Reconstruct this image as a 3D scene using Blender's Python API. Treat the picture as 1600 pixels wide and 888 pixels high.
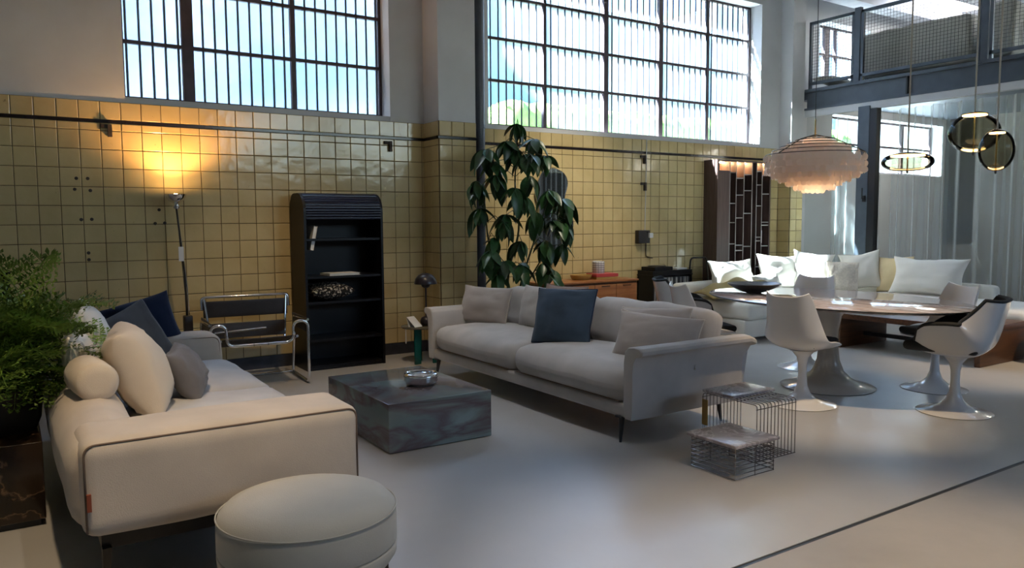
import bpy, bmesh, math, random
from mathutils import Matrix, Vector, noise

scene = bpy.context.scene
for o in list(bpy.data.objects):
    bpy.data.objects.remove(o)
PI = math.pi
R = math.radians
rnd = random.Random(7)

# ------------------------------------------------------------------ camera
YAW, PITCH, ROLL = 0.578388, 0.0810947, -0.0063639
cam_d = bpy.data.cameras.new('camera')
cam_d.sensor_width = 36
cam_d.lens = 36 * 1203.6 / 1600
cam = bpy.data.objects.new('camera', cam_d)
scene.collection.objects.link(cam)
cy, sy, cp, sp = math.cos(YAW), math.sin(YAW), math.cos(PITCH), math.sin(PITCH)
Fv = Vector((sy * cp, cy * cp, -sp)); Rv = Vector((cy, -sy, 0)); Uv = Rv.cross(Fv)
R2 = math.cos(ROLL) * Rv + math.sin(ROLL) * Uv
U2 = -math.sin(ROLL) * Rv + math.cos(ROLL) * Uv
cam.matrix_world = Matrix(((R2.x, U2.x, -Fv.x, -0.0627), (R2.y, U2.y, -Fv.y, -7.1205), (R2.z, U2.z, -Fv.z, 1.333), (0, 0, 0, 1)))
scene.camera = cam

# ------------------------------------------------------------------ world, sun, exposure
scene.view_settings.view_transform = 'Standard'
scene.view_settings.look = 'None'
scene.view_settings.gamma = 1
scene.view_settings.use_curve_mapping = False
scene.view_settings.exposure = 0.78
world = bpy.data.worlds.new('sky'); scene.world = world
world.use_nodes = True
wn = world.node_tree.nodes; wl = world.node_tree.links
sky = wn.new('ShaderNodeTexSky'); sky.sky_type = 'NISHITA'; sky.sun_disc = False
sky.sun_elevation = R(56); sky.sun_rotation = R(-42); sky.air_density = 1.2; sky.dust_density = 2.0
wn['Background'].inputs['Strength'].default_value = 0.9
wl.new(sky.outputs[0], wn['Background'].inputs['Color'])
SUN_DIR = Vector((0.95, -0.42, -1.0)).normalized()
sd = bpy.data.lights.new('sun', 'SUN'); sd.energy = 135; sd.angle = R(1.0); sd.color = (1, 0.95, 0.86)
so = bpy.data.objects.new('sun', sd); scene.collection.objects.link(so)
so.rotation_euler = SUN_DIR.to_track_quat('-Z', 'Y').to_euler(); so.location = (0, 6, 12)

def portal(name, loc, rot, sx, sz):
    l = bpy.data.lights.new(name, 'AREA'); l.shape = 'RECTANGLE'; l.size = sx; l.size_y = sz
    l.cycles.is_portal = True
    o = bpy.data.objects.new(name, l); scene.collection.objects.link(o); o.location = loc; o.rotation_euler = rot
    return o
portal('window_portal', (1.98, 0.42, 3.5), (R(-90), 0, 0), 2.5, 2.5)
portal('window_portal', (7.0, -12.1, 3.5), (R(90), 0, 0), 6, 1.6)  # serves the added front wall openings
portal('window_portal', (6.45, 0.42, 3.3), (R(-90), 0, 0), 4.6, 2.1)

def spot(loc, target, energy, size, blend=0.6, color=(1, 0.74, 0.45), rad=0.06):
    l = bpy.data.lights.new('track_spot', 'SPOT'); l.energy = energy; l.spot_size = R(size); l.spot_blend = blend
    l.color = color; l.shadow_soft_size = rad
    o = bpy.data.objects.new('track_spot', l); scene.collection.objects.link(o); o.location = loc
    o.rotation_euler = (Vector(target) - Vector(loc)).to_track_quat('-Z', 'Y').to_euler()
    return o
# ceiling track spots of the showroom (fixtures hang above the frame)
spot((0.2, -5.2, 4.4), (0.35, -3.6, 0.5), 210, 36, 0.8)
spot((2.6, -6.6, 4.4), (2.5, -5.7, 0.0), 340, 44, 0.9)
spot((4.3, -5.4, 4.4), (4.6, -3.9, 0.4), 300, 32, 0.8)
spot((8.2, -5.2, 4.4), (7.4, -4.0, 0.2), 360, 32, 0.8)
spot((5.0, -2.2, 4.5), (5.3, -0.1, 0.8), 230, 46, 0.9, (1, .88, .68))
spot((2.0, -2.6, 4.5), (2.1, -0.6, 0.2), 130, 44, 0.9)
spot((2.2, -4.4, 4.5), (3.1, -2.4, 0.4), 120, 42, 0.9, (1, .94, .86))
spot((1.2, -6.2, 4.5), (0.9, -4.5, 0.3), 100, 40, 0.9, (1, .88, .72))

# ------------------------------------------------------------------ helpers
COL = scene.collection

def new_mat(name):
    m = bpy.data.materials.new(name); m.use_nodes = True
    return m, m.node_tree.nodes, m.node_tree.links, m.node_tree.nodes['Principled BSDF']

def pmat(name, col, rough=0.5, metal=0.0, spec=0.5, var=0.0, vscale=8.0, bump=0.0, bscale=60.0, coat=0.0, sheen=0.0, trans=0.0, emit=None, estr=0.0, objrand=0.0, stretch=None, col2=None):
    m, n, l, b = new_mat(name)
    b.inputs['Base Color'].default_value = (*col, 1)
    b.inputs['Roughness'].default_value = rough
    b.inputs['Metallic'].default_value = metal
    b.inputs['Specular IOR Level'].default_value = spec
    b.inputs['Coat Weight'].default_value = coat
    b.inputs['Coat Roughness'].default_value = 0.08
    b.inputs['Sheen Weight'].default_value = sheen
    b.inputs['Transmission Weight'].default_value = trans
    if emit:
        b.inputs['Emission Color'].default_value = (*emit, 1); b.inputs['Emission Strength'].default_value = estr
    tc = n.new('ShaderNodeTexCoord')
    src = tc.outputs['Object']
    if stretch:
        mp = n.new('ShaderNodeMapping'); mp.inputs['Scale'].default_value = stretch
        l.new(src, mp.inputs[0]); src = mp.outputs[0]
    if var > 0 or col2:
        nz = n.new('ShaderNodeTexNoise'); nz.inputs['Scale'].default_value = vscale; nz.inputs['Detail'].default_value = 6
        l.new(src, nz.inputs['Vector'])
        rp = n.new('ShaderNodeValToRGB')
        rp.color_ramp.elements[0].position = 0.3; rp.color_ramp.elements[1].position = 0.72
        a = col if col2 else tuple(c * (1 - var) for c in col)
        c2 = col2 if col2 else tuple(min(1, c * (1 + var)) for c in col)
        rp.color_ramp.elements[0].color = (*a, 1); rp.color_ramp.elements[1].color = (*c2, 1)
        l.new(nz.outputs[0], rp.inputs[0])
        out = rp.outputs[0]
        if objrand > 0:
            oi = n.new('ShaderNodeObjectInfo'); hs = n.new('ShaderNodeHueSaturation')
            mr = n.new('ShaderNodeMapRange'); mr.inputs[3].default_value = 1 - objrand; mr.inputs[4].default_value = 1 + objrand
            l.new(oi.outputs['Random'], mr.inputs[0]); l.new(mr.outputs[0], hs.inputs['Value']); l.new(out, hs.inputs['Color'])
            out = hs.outputs[0]
        l.new(out, b.inputs['Base Color'])
    if bump > 0:
        n2 = n.new('ShaderNodeTexNoise'); n2.inputs['Scale'].default_value = bscale; n2.inputs['Detail'].default_value = 4
        l.new(src, n2.inputs['Vector'])
        bp = n.new('ShaderNodeBump'); bp.inputs['Strength'].default_value = bump; bp.inputs['Distance'].default_value = 0.01
        l.new(n2.outputs[0], bp.inputs['Height']); l.new(bp.outputs[0], b.inputs['Normal'])
    return m

def fabric(name, col, var=0.08, rough=0.9, weave=260.0, bump=0.13):
    """woven cloth: fine noise weave plus soft mottling"""
    m = pmat(name, col, rough, spec=0.15, var=var, vscale=5.0, bump=bump, bscale=weave, sheen=0.15, stretch=(1, 1, 1))
    return m

def glassy(name, tint, rough=0.02, refl=0.12, alpha=0.85):
    """thin see-through sheet: tinted transparency with a Fresnel mirror coat"""
    m = bpy.data.materials.new(name); m.use_nodes = True
    n = m.node_tree.nodes; l = m.node_tree.links; n.clear()
    out = n.new('ShaderNodeOutputMaterial'); mx = n.new('ShaderNodeMixShader'); tr = n.new('ShaderNodeBsdfTransparent'); gl = n.new('ShaderNodeBsdfGlossy')
    fr = n.new('ShaderNodeLayerWeight'); fr.inputs['Blend'].default_value = refl
    tr.inputs['Color'].default_value = (*tint, 1); gl.inputs['Roughness'].default_value = rough
    l.new(fr.outputs['Fresnel'], mx.inputs[0]); l.new(tr.outputs[0], mx.inputs[1]); l.new(gl.outputs[0], mx.inputs[2]); l.new(mx.outputs[0], out.inputs[0])
    return m

class MB:
    """collects shapes into one mesh"""
    def __init__(s): s.v = []; s.f = []
    def add(s, vf):
        v, f = vf; k = len(s.v)
        s.v += [tuple(p) for p in v]; s.f += [tuple(i + k for i in q) for q in f]
        return s
    def box(s, x0, x1, y0, y1, z0, z1): return s.add(box(x0, x1, y0, y1, z0, z1))
    def tube(s, path, r, n=8, closed=False): return s.add(tube(path, r, n, closed))
    def lathe(s, prof, n=32, c=(0, 0, 0)): return s.add(lathe(prof, n, c))

def box(x0, x1, y0, y1, z0, z1):
    v = [(x, y, z) for z in (z0, z1) for y in (y0, y1) for x in (x0, x1)]
    return v, [(0, 2, 3, 1), (4, 5, 7, 6), (0, 1, 5, 4), (2, 6, 7, 3), (0, 4, 6, 2), (1, 3, 7, 5)]

def rbox(sx, sy, sz, r=0.04, n=10, puff=(0, 0, 0), wr=0.0, seed=0, c=(0, 0, 0)):
    """rounded, optionally puffed and wrinkled box centred on c"""
    h = (sx / 2, sy / 2, sz / 2); r = min(r, min(h) * 0.999)
    vid = {}; V = []; Fc = []
    # non-uniform grid: dense near the edges
    g = []
    for i in range(3):
        inner = h[i] - r
        a = [-h[i] + r * (1 - math.cos(PI / 2 * k / 3)) for k in range(3)]
        m = [-inner + 2 * inner * k / n for k in range(n + 1)]
        g.append(a + m + [-x for x in a[::-1]])
    N = [len(q) for q in g]
    def vert(i, j, k):
        key = (i, j, k)
        if key in vid: return vid[key]
        p = Vector((g[0][i], g[1][j], g[2][k]))
        q = Vector([max(-(h[a] - r), min(h[a] - r, p[a])) for a in range(3)])
        d = p - q
        if d.length > 1e-9: p = q + d.normalized() * r
        u = [max(-1, min(1, p[a] / h[a])) for a in range(3)]
        b = [math.cos(u[a] * PI / 2) ** 0.7 if abs(u[a]) < 1 else 0 for a in range(3)]
        p.x += math.copysign(1, u[0]) * puff[0] * b[1] * b[2] * abs(u[0])
        p.y += math.copysign(1, u[1]) * puff[1] * b[0] * b[2] * abs(u[1])
        p.z += math.copysign(1, u[2]) * puff[2] * b[0] * b[1] * abs(u[2])
        if wr:
            nv = noise.noise_vector(Vector((p.x * 5 + seed * 3.1, p.y * 5 + seed, p.z * 5)))
            n2 = noise.noise_vector(Vector((p.x * 13 + seed * 2.1, p.y * 13, p.z * 13 - seed)))
            p = p + nv * wr + n2 * wr * 0.35
        vid[key] = len(V); V.append((p.x + c[0], p.y + c[1], p.z + c[2])); return vid[key]
    for a in range(3):
        b_, c_ = (a + 1) % 3, (a + 2) % 3
        for side in (0, N[a] - 1):
            for i in range(N[b_] - 1):
                for j in range(N[c_] - 1):
                    q = []
                    for di, dj in ((0, 0), (1, 0), (1, 1), (0, 1)):
                        idx = [0, 0, 0]; idx[a] = side; idx[b_] = i + di; idx[c_] = j + dj
                        q.append(vert(*idx))
                    if side == 0: q.reverse()
                    Fc.append(tuple(q))
    return V, Fc

def tube(path, r, n=8, closed=False):
    P = [Vector(p) for p in path]; V = []; Fc = []; m = len(P)
    rr = r if isinstance(r, (list, tuple)) else [r] * m
    up = None
    for i, p in enumerate(P):
        if closed: t = P[(i + 1) % m] - P[i - 1]
        else: t = P[min(i + 1, m - 1)] - P[max(i - 1, 0)]
        t.normalize()
        if up is None:
            a = Vector((0, 0, 1)) if abs(t.z) < 0.9 else Vector((1, 0, 0))
            up = (a - t * a.dot(t)).normalized()
        else:
            up = (up - t * up.dot(t)).normalized()
        s = t.cross(up)
        for k in range(n):
            a = 2 * PI * k / n
            V.append(p + (up * math.cos(a) + s * math.sin(a)) * rr[i])
    for i in range(m if closed else m - 1):
        for k in range(n):
            a, b = i * n + k, i * n + (k + 1) % n
            c, d = ((i + 1) % m) * n + (k + 1) % n, ((i + 1) % m) * n + k
            Fc.append((a, b, c, d))
    if not closed:
        Fc.append(tuple(range(n - 1, -1, -1))); Fc.append(tuple((m - 1) * n + k for k in range(n)))
    return V, Fc

def bend(pts, r, n=5):
    """polyline with rounded corners"""
    P = [Vector(p) for p in pts]; out = [P[0]]
    for i in range(1, len(P) - 1):
        a, b, c = P[i - 1], P[i], P[i + 1]
        d1, d2 = (a - b), (c - b); k = min(r, d1.length * 0.49, d2.length * 0.49)
        p0 = b + d1.normalized() * k; p2 = b + d2.normalized() * k
        for j in range(n + 1):
            t = j / n; out.append(p0 * (1 - t) ** 2 + b * 2 * t * (1 - t) + p2 * t * t)
    out.append(P[-1]); return out

def lathe(prof, n=32, c=(0, 0, 0)):
    V = []; Fc = []; m = len(prof)
    for r, z in prof:
        for k in range(n):
            a = 2 * PI * k / n; V.append((c[0] + r * math.cos(a), c[1] + r * math.sin(a), c[2] + z))
    for i in range(m - 1):
        for k in range(n):
            Fc.append((i * n + k, i * n + (k + 1) % n, (i + 1) * n + (k + 1) % n, (i + 1) * n + k))
    if prof[0][0] > 1e-6: Fc.append(tuple(range(n - 1, -1, -1)))
    if prof[-1][0] > 1e-6: Fc.append(tuple((m - 1) * n + k for k in range(n)))
    return V, Fc

def prism(poly, x0, x1, axis='x'):
    """extrude a polygon (pairs) along an axis"""
    n = len(poly); V = []
    for t in (x0, x1):
        for a, b in poly:
            V.append((t, a, b) if axis == 'x' else (a, t, b) if axis == 'y' else (a, b, t))
    Fc = [tuple(range(n))[::-1], tuple(range(n, 2 * n))] + [(i, (i + 1) % n, n + (i + 1) % n, n + i) for i in range(n)]
    return V, Fc

def xform(vf, M):
    v, f = vf
    return [tuple(M @ Vector(p)) for p in v], f

def mk(name, vf, mat, parent=None, loc=(0, 0, 0), rot=(0, 0, 0), smooth=0, label=None, mods=None, clean=True):
    """one mesh object; smooth = auto smooth angle in degrees (0 flat, 180 fully smooth)"""
    if isinstance(vf, MB): vf = (vf.v, vf.f)
    me = bpy.data.meshes.new(name); me.from_pydata([tuple(p) for p in vf[0]], [], vf[1]); me.update()
    if clean:
        bm = bmesh.new(); bm.from_mesh(me); bmesh.ops.recalc_face_normals(bm, faces=bm.faces[:])
        if smooth and smooth < 180:
            for e in bm.edges:
                if len(e.link_faces) == 2 and e.calc_face_angle(0) > R(smooth): e.smooth = False
        for fc in bm.faces: fc.smooth = bool(smooth)
        bm.to_mesh(me); bm.free()
    elif smooth:
        for p in me.polygons: p.use_smooth = True
    if mat: me.materials.append(mat)
    o = bpy.data.objects.new(name, me); COL.objects.link(o)
    o.location = loc; o.rotation_euler = rot
    if parent: o.parent = parent
    if label: o['label'] = label
    for mo in (mods or []):
        kind, args = mo; md = o.modifiers.new(kind.lower(), kind)
        for k, v in args.items(): setattr(md, k, v)
    return o

def thing(name, label, cat, loc=(0, 0, 0), rz=0, group=None):
    o = bpy.data.objects.new(name, None); COL.objects.link(o); o.empty_display_size = 0.1
    o.location = loc; o.rotation_euler = (0, 0, rz); o['label'] = label; o['category'] = cat
    if group: o['group'] = group
    return o

def tag(o, label, cat, group=None):
    o['label'] = label; o['category'] = cat
    if group: o['group'] = group
    return o

def struct(o, label=None):
    o['kind'] = 'structure'
    if label: o['label'] = label
    return o

def sroot(name, loc=(0, 0, 0), label=None):
    o = bpy.data.objects.new(name, None); COL.objects.link(o); o.location = loc
    return struct(o, label)

def inst(name, me, parent, loc, rot=(0, 0, 0), scale=(1, 1, 1)):
    o = bpy.data.objects.new(name, me); COL.objects.link(o); o.parent = parent
    o.location = loc; o.rotation_euler = rot; o.scale = scale
    return o

# ------------------------------------------------------------------ materials
def tile_material():
    m, n, l, b = new_mat('yellow_glazed_tile')
    tc = n.new('ShaderNodeTexCoord'); oi = n.new('ShaderNodeObjectInfo'); geo = n.new('ShaderNodeNewGeometry')
    nz = n.new('ShaderNodeTexNoise'); nz.inputs['Scale'].default_value = 3.0; nz.inputs['Detail'].default_value = 5
    l.new(geo.outputs['Position'], nz.inputs['Vector'])
    rp = n.new('ShaderNodeValToRGB'); e = rp.color_ramp.elements
    e[0].position = 0.3; e[0].color = (0.55, 0.42, 0.195, 1); e[1].position = 0.7; e[1].color = (0.65, 0.51, 0.26, 1)
    l.new(nz.outputs[0], rp.inputs[0])
    hs = n.new('ShaderNodeHueSaturation'); mr = n.new('ShaderNodeMapRange'); mr.inputs[3].default_value = 0.95; mr.inputs[4].default_value = 1.04
    l.new(oi.outputs['Random'], mr.inputs[0]); l.new(mr.outputs[0], hs.inputs['Value']); l.new(rp.outputs[0], hs.inputs['Color'])
    # crazed dirt spots, worn into the lower courses
    n3 = n.new('ShaderNodeTexNoise'); n3.inputs['Scale'].default_value = 16; n3.inputs['Detail'].default_value = 8; n3.inputs['Roughness'].default_value = 0.75
    l.new(geo.outputs['Position'], n3.inputs['Vector'])
    r3 = n.new('ShaderNodeValToRGB'); r3.color_ramp.elements[0].position = 0.645; r3.color_ramp.elements[0].color = (0, 0, 0, 1); r3.color_ramp.elements[1].position = 0.72; r3.color_ramp.elements[1].color = (0.75, 0.75, 0.75, 1)
    l.new(n3.outputs[0], r3.inputs[0])
    mx = n.new('ShaderNodeMixRGB'); mx.inputs[2].default_value = (0.10, 0.055, 0.022, 1)
    l.new(r3.outputs[0], mx.inputs[0]); l.new(hs.outputs[0], mx.inputs[1]); l.new(mx.outputs[0], b.inputs['Base Color'])
    b.inputs['Roughness'].default_value = 0.13; b.inputs['Specular IOR Level'].default_value = 0.5
    n2 = n.new('ShaderNodeTexNoise'); n2.inputs['Scale'].default_value = 9; l.new(geo.outputs['Position'], n2.inputs['Vector'])
    bp = n.new('ShaderNodeBump'); bp.inputs['Strength'].default_value = 0.12; bp.inputs['Distance'].default_value = 0.02
    l.new(n2.outputs[0], bp.inputs['Height']); l.new(bp.outputs[0], b.inputs['Normal'])
    return m

def concrete(name, c1, c2, rough):
    m, n, l, b = new_mat(name)
    tc = n.new('ShaderNodeTexCoord')
    a = n.new('ShaderNodeTexNoise'); a.inputs['Scale'].default_value = 0.9; a.inputs['Detail'].default_value = 8; a.inputs['Roughness'].default_value = 0.6
    l.new(tc.outputs['Object'], a.inputs['Vector'])
    rp = n.new('ShaderNodeValToRGB'); rp.color_ramp.elements[0].position = 0.3; rp.color_ramp.elements[1].position = 0.7
    rp.color_ramp.elements[0].color = (*c1, 1); rp.color_ramp.elements[1].color = (*c2, 1)
    l.new(a.outputs[0], rp.inputs[0]); l.new(rp.outputs[0], b.inputs['Base Color'])
    c = n.new('ShaderNodeTexNoise'); c.inputs['Scale'].default_value = 4; c.inputs['Detail'].default_value = 6
    l.new(tc.outputs['Object'], c.inputs['Vector'])
    mr = n.new('ShaderNodeMapRange'); mr.inputs[3].default_value = rough - 0.06; mr.inputs[4].default_value = rough + 0.08
    l.new(c.outputs[0], mr.inputs[0]); l.new(mr.outputs[0], b.inputs['Roughness'])
    return m

def marble(name, base, vein, rough=0.2, scale=3.0, thr=(0.48, 0.52), third=None, stretch=(1, 1, 1), dist=3.0, soft=0.02):
    m, n, l, b = new_mat(name)
    tc = n.new('ShaderNodeTexCoord'); mp = n.new('ShaderNodeMapping'); mp.inputs['Scale'].default_value = stretch
    l.new(tc.outputs['Object'], mp.inputs[0])
    a = n.new('ShaderNodeTexNoise'); a.inputs['Scale'].default_value = scale; a.inputs['Detail'].default_value = 9; a.inputs['Distortion'].default_value = dist
    l.new(mp.outputs[0], a.inputs['Vector'])
    rp = n.new('ShaderNodeValToRGB'); e = rp.color_ramp.elements
    e[0].position = thr[0] - soft; e[0].color = (*base, 1); e[1].position = thr[1] + soft; e[1].color = (*(third or base), 1)
    k = e.new((thr[0] + thr[1]) / 2); k.color = (*vein, 1)
    l.new(a.outputs[0], rp.inputs[0]); l.new(rp.outputs[0], b.inputs['Base Color'])
    b.inputs['Roughness'].default_value = rough
    return m

def wood(name, c1, c2, rough=0.35, stretch=(1, 12, 12), scale=2.0):
    m, n, l, b = new_mat(name)
    tc = n.new('ShaderNodeTexCoord'); mp = n.new('ShaderNodeMapping'); mp.inputs['Scale'].default_value = stretch
    l.new(tc.outputs['Object'], mp.inputs[0])
    a = n.new('ShaderNodeTexNoise'); a.inputs['Scale'].default_value = scale; a.inputs['Detail'].default_value = 8; a.inputs['Distortion'].default_value = 0.8
    l.new(mp.outputs[0], a.inputs['Vector'])
    rp = n.new('ShaderNodeValToRGB'); rp.color_ramp.elements[0].position = 0.32; rp.color_ramp.elements[1].position = 0.7
    rp.color_ramp.elements[0].color = (*c1, 1); rp.color_ramp.elements[1].color = (*c2, 1)
    l.new(a.outputs[0], rp.inputs[0]); l.new(rp.outputs[0], b.inputs['Base Color']); b.inputs['Roughness'].default_value = rough
    return m

def ribbed_glass():
    """frosted, ribbed wired glass: part clear, part scattering"""
    m = bpy.data.materials.new('ribbed_window_glass'); m.use_nodes = True
    n = m.node_tree.nodes; l = m.node_tree.links; n.clear()
    out = n.new('ShaderNodeOutputMaterial'); tr = n.new('ShaderNodeBsdfTransparent'); tl = n.new('ShaderNodeBsdfTranslucent'); df = n.new('ShaderNodeBsdfDiffuse'); gl = n.new('ShaderNodeBsdfGlossy')
    tr.inputs['Color'].default_value = (0.80, 0.91, 1.0, 1); tl.inputs['Color'].default_value = (0.78, 0.88, 1.0, 1); df.inputs['Color'].default_value = (0.6, 0.7, 0.8, 1); gl.inputs['Roughness'].default_value = 0.15
    m1 = n.new('ShaderNodeMixShader'); m1.inputs[0].default_value = 0.46
    geo = n.new('ShaderNodeNewGeometry'); wv = n.new('ShaderNodeTexWave'); wv.wave_type = 'BANDS'; wv.bands_direction = 'Z'; wv.inputs['Scale'].default_value = 26
    l.new(geo.outputs['Position'], wv.inputs['Vector'])
    oi = n.new('ShaderNodeObjectInfo')
    # panes of differing age scatter differently
    ad = n.new('ShaderNodeMath'); ad.operation = 'MULTIPLY_ADD'; ad.inputs[1].default_value = 0.02; ad.inputs[2].default_value = 0.005
    l.new(oi.outputs['Random'], ad.inputs[0])
    ad2 = n.new('ShaderNodeMath'); ad2.operation = 'MULTIPLY_ADD'; ad2.inputs[1].default_value = 0.015
    l.new(wv.outputs['Fac'], ad2.inputs[0]); l.new(ad.outputs[0], ad2.inputs[2]); l.new(ad2.outputs[0], m1.inputs[0])
    l.new(tr.outputs[0], m1.inputs[1]); l.new(tl.outputs[0], m1.inputs[2])
    m2 = n.new('ShaderNodeMixShader'); m2.inputs[0].default_value = 0.06
    l.new(m1.outputs[0], m2.inputs[1]); l.new(gl.outputs[0], m2.inputs[2]); l.new(m2.outputs[0], out.inputs[0])
    return m

M = {}
M['tile'] = tile_material()
M['stripe'] = pmat('dark_stripe_tile', (0.015, 0.010, 0.012), 0.2, var=0.3)
M['grout'] = pmat('brown_grout', (0.085, 0.05, 0.02), 0.9, var=0.3, vscale=6)
M['base_tile'] = pmat('slate_base_tile', (0.035, 0.037, 0.05), 0.3, var=0.3, vscale=10)
M['plaster'] = pmat('painted_plaster', (0.60, 0.60, 0.60), 0.85, var=0.05, vscale=3, bump=0.08, bscale=20)
M['ceil'] = pmat('ceiling_paint', (0.55, 0.55, 0.57), 0.9, var=0.05)
M['floor'] = concrete('poured_floor', (0.38, 0.375, 0.365), (0.45, 0.44, 0.425), 0.31)
M['floor2'] = concrete('pale_concrete', (0.33, 0.31, 0.28), (0.46, 0.43, 0.39), 0.5)
M['glass_w'] = ribbed_glass()
M['frame_red'] = pmat('oxide_window_bars', (0.055, 0.035, 0.04), 0.5, var=0.3)
M['bar'] = pmat('galvanised_bars', (0.045, 0.06, 0.085), 0.5)
M['steel'] = pmat('blue_grey_steel', (0.075, 0.095, 0.12), 0.45, var=0.12)
M['black_steel'] = pmat('black_steel', (0.012, 0.014, 0.018), 0.4)
M['pipe'] = pmat('grey_pipe', (0.07, 0.08, 0.10), 0.4, var=0.15)
M['chrome'] = pmat('chrome', (0.75, 0.75, 0.76), 0.08, 1.0)
M['brass'] = pmat('brass', (0.62, 0.42, 0.18), 0.22, 1.0)
M['linen'] = fabric('cream_linen', (0.56, 0.49, 0.42))
M['linen_seat'] = fabric('pale_linen', (0.58, 0.56, 0.54))
M['cream'] = fabric('cream_cushion', (0.66, 0.57, 0.46), 0.04)
M['taupe'] = fabric('taupe_sofa_cloth', (0.43, 0.41, 0.395), 0.10)
M['taupe_c'] = fabric('taupe_cushion', (0.38, 0.345, 0.325), 0.05)
M['brown_c'] = fabric('brown_cushion', (0.24, 0.18, 0.15), 0.08)
M['piping'] = pmat('pale_piping', (0.55, 0.51, 0.46), 0.8)
M['seam'] = pmat('brown_seam', (0.16, 0.11, 0.08), 0.8)
M['navy'] = fabric('navy_cloth', (0.012, 0.022, 0.055), 0.1)
M['blue_c'] = fabric('slate_blue_velvet', (0.045, 0.07, 0.105), 0.22)
M['char'] = fabric('charcoal_cloth', (0.10, 0.10, 0.105), 0.15)
M['grey_c'] = fabric('grey_cloth', (0.16, 0.155, 0.16), 0.1)
M['velvet'] = fabric('ivory_velvet', (0.52, 0.50, 0.45), 0.06)
M['white_c'] = fabric('white_cotton', (0.80, 0.77, 0.70), 0.03)
M['fur'] = pmat('white_fur', (0.78, 0.70, 0.60), 0.95, var=0.10, vscale=40, bump=0.9, bscale=50)
M['ivory'] = fabric('butter_cushion', (0.72, 0.58, 0.34), 0.05)
M['mustard'] = fabric('mustard_wool', (0.30, 0.22, 0.08), 0.2, bump=0.6, weave=120)
M['boucle'] = pmat('black_boucle', (0.006, 0.006, 0.007), 0.9, vscale=55, col2=(0.55, 0.50, 0.42), bump=0.8, bscale=60)
r_ = [x for x in M['boucle'].node_tree.nodes if x.type == 'VALTORGB'][0]
r_.color_ramp.elements[0].position = 0.54; r_.color_ramp.elements[1].position = 0.60
M['gunmetal'] = pmat('gunmetal', (0.06, 0.055, 0.05), 0.32, 0.9)
M['leather'] = pmat('black_leather', (0.022, 0.018, 0.018), 0.42, var=0.2, bump=0.15, bscale=120)
M['lacquer'] = pmat('black_lacquer', (0.004, 0.004, 0.006), 0.38, spec=0.3)
M['tambour'] = pmat('blue_black_lacquer', (0.008, 0.011, 0.03), 0.22)
M['quartz'] = marble('green_quartzite', (0.17, 0.21, 0.205), (0.12, 0.09, 0.095), 0.12, 1.4, (0.42, 0.60), (0.21, 0.26, 0.255), (1, 1.2, 4), .8)
M['brown_marble'] = marble('brown_marble', (0.018, 0.011, 0.007), (0.16, 0.10, 0.06), 0.16, 1.1, (0.498, 0.502), (0.028, 0.017, 0.010), (1, 1, 1.2), 0.6, 0.003)
M['table_marble'] = marble('veined_table_marble', (0.30, 0.24, 0.22), (0.62, 0.56, 0.54), 0.07, 2.6, (0.42, 0.6), (0.42, 0.30, 0.26), (7, 0.8, 1), 1.4)
M['grey_marble'] = marble('grey_marble', (0.32, 0.29, 0.30), (0.55, 0.5, 0.5), 0.25, 5, (0.49, 0.52), (0.38, 0.35, 0.36))
M['walnut'] = wood('walnut', (0.055, 0.022, 0.009), (0.13, 0.052, 0.02), 0.35)
M['walnut_grey'] = wood('smoked_walnut', (0.075, 0.042, 0.035), (0.125, 0.075, 0.062), 0.45, (14, 14, 1))
M['teak'] = wood('teak', (0.22, 0.075, 0.022), (0.36, 0.14, 0.045), 0.33, (1.5, 16, 16))
M['teak_dark'] = wood('teak_shadow', (0.07, 0.025, 0.009), (0.12, 0.045, 0.016), 0.35)  # darker copy of the teak with shade put into its colour
M['white_gloss'] = pmat('white_lacquer', (0.72, 0.71, 0.70), 0.16, coat=0.4)
M['table_base'] = pmat('grey_lacquer', (0.55, 0.54, 0.50), 0.16, coat=0.4)
M['pad'] = pmat('charcoal_upholstery', (0.016, 0.018, 0.019), 0.75, var=0.2)
M['shell'] = None
M['leaf'] = pmat('schefflera_leaf', (0.026, 0.082, 0.024), 0.34, var=0.35, vscale=14, objrand=0.45)
M['leaf2'] = pmat('fern_leaf', (0.11, 0.19, 0.028), 0.5, var=0.4, vscale=8, objrand=0.4)
M['stem'] = pmat('plant_stem', (0.055, 0.065, 0.03), 0.7)
M['pot'] = pmat('dark_pot', (0.02, 0.018, 0.017), 0.5)
M['soil'] = pmat('soil', (0.02, 0.013, 0.008), 0.95)
M['wire'] = pmat('dark_chrome_wire', (0.30, 0.29, 0.30), 0.2, 1.0)
M['mirror'] = pmat('mirror_glass', (0.62, 0.66, 0.70), 0.02, 1.0)
M['green_glass'] = pmat('petrol_lacquer', (0.005, 0.085, 0.075), 0.15)
M['lampblack'] = pmat('dark_plum_enamel', (0.025, 0.02, 0.028), 0.3)
M['smoke'] = glassy('smoked_glass', (0.60, 0.57, 0.48), 0.01, 0.16)
M['pane'] = glassy('clear_partition_glass', (0.93, 0.95, 0.95), 0.0, 0.10)
M['led'] = pmat('warm_led', (1, 0.8, 0.5), 0.5, emit=(1, 0.72, 0.36), estr=9)
M['led_soft'] = pmat('warm_shelf_light', (1, 0.8, 0.5), 0.5, emit=(1, 0.70, 0.36), estr=70)
M['bulb'] = pmat('bulb', (1, 0.8, 0.5), 0.5, emit=(1, 0.62, 0.25), estr=40)
M['paper'] = pmat('white_paper', (0.75, 0.75, 0.74), 0.6)
M['red_box'] = pmat('red_cover', (0.45, 0.05, 0.05), 0.5)
M['tan_box'] = pmat('tan_cover', (0.42, 0.26, 0.07), 0.5)
M['white_plastic'] = pmat('white_plastic', (0.7, 0.7, 0.7), 0.4)
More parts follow.
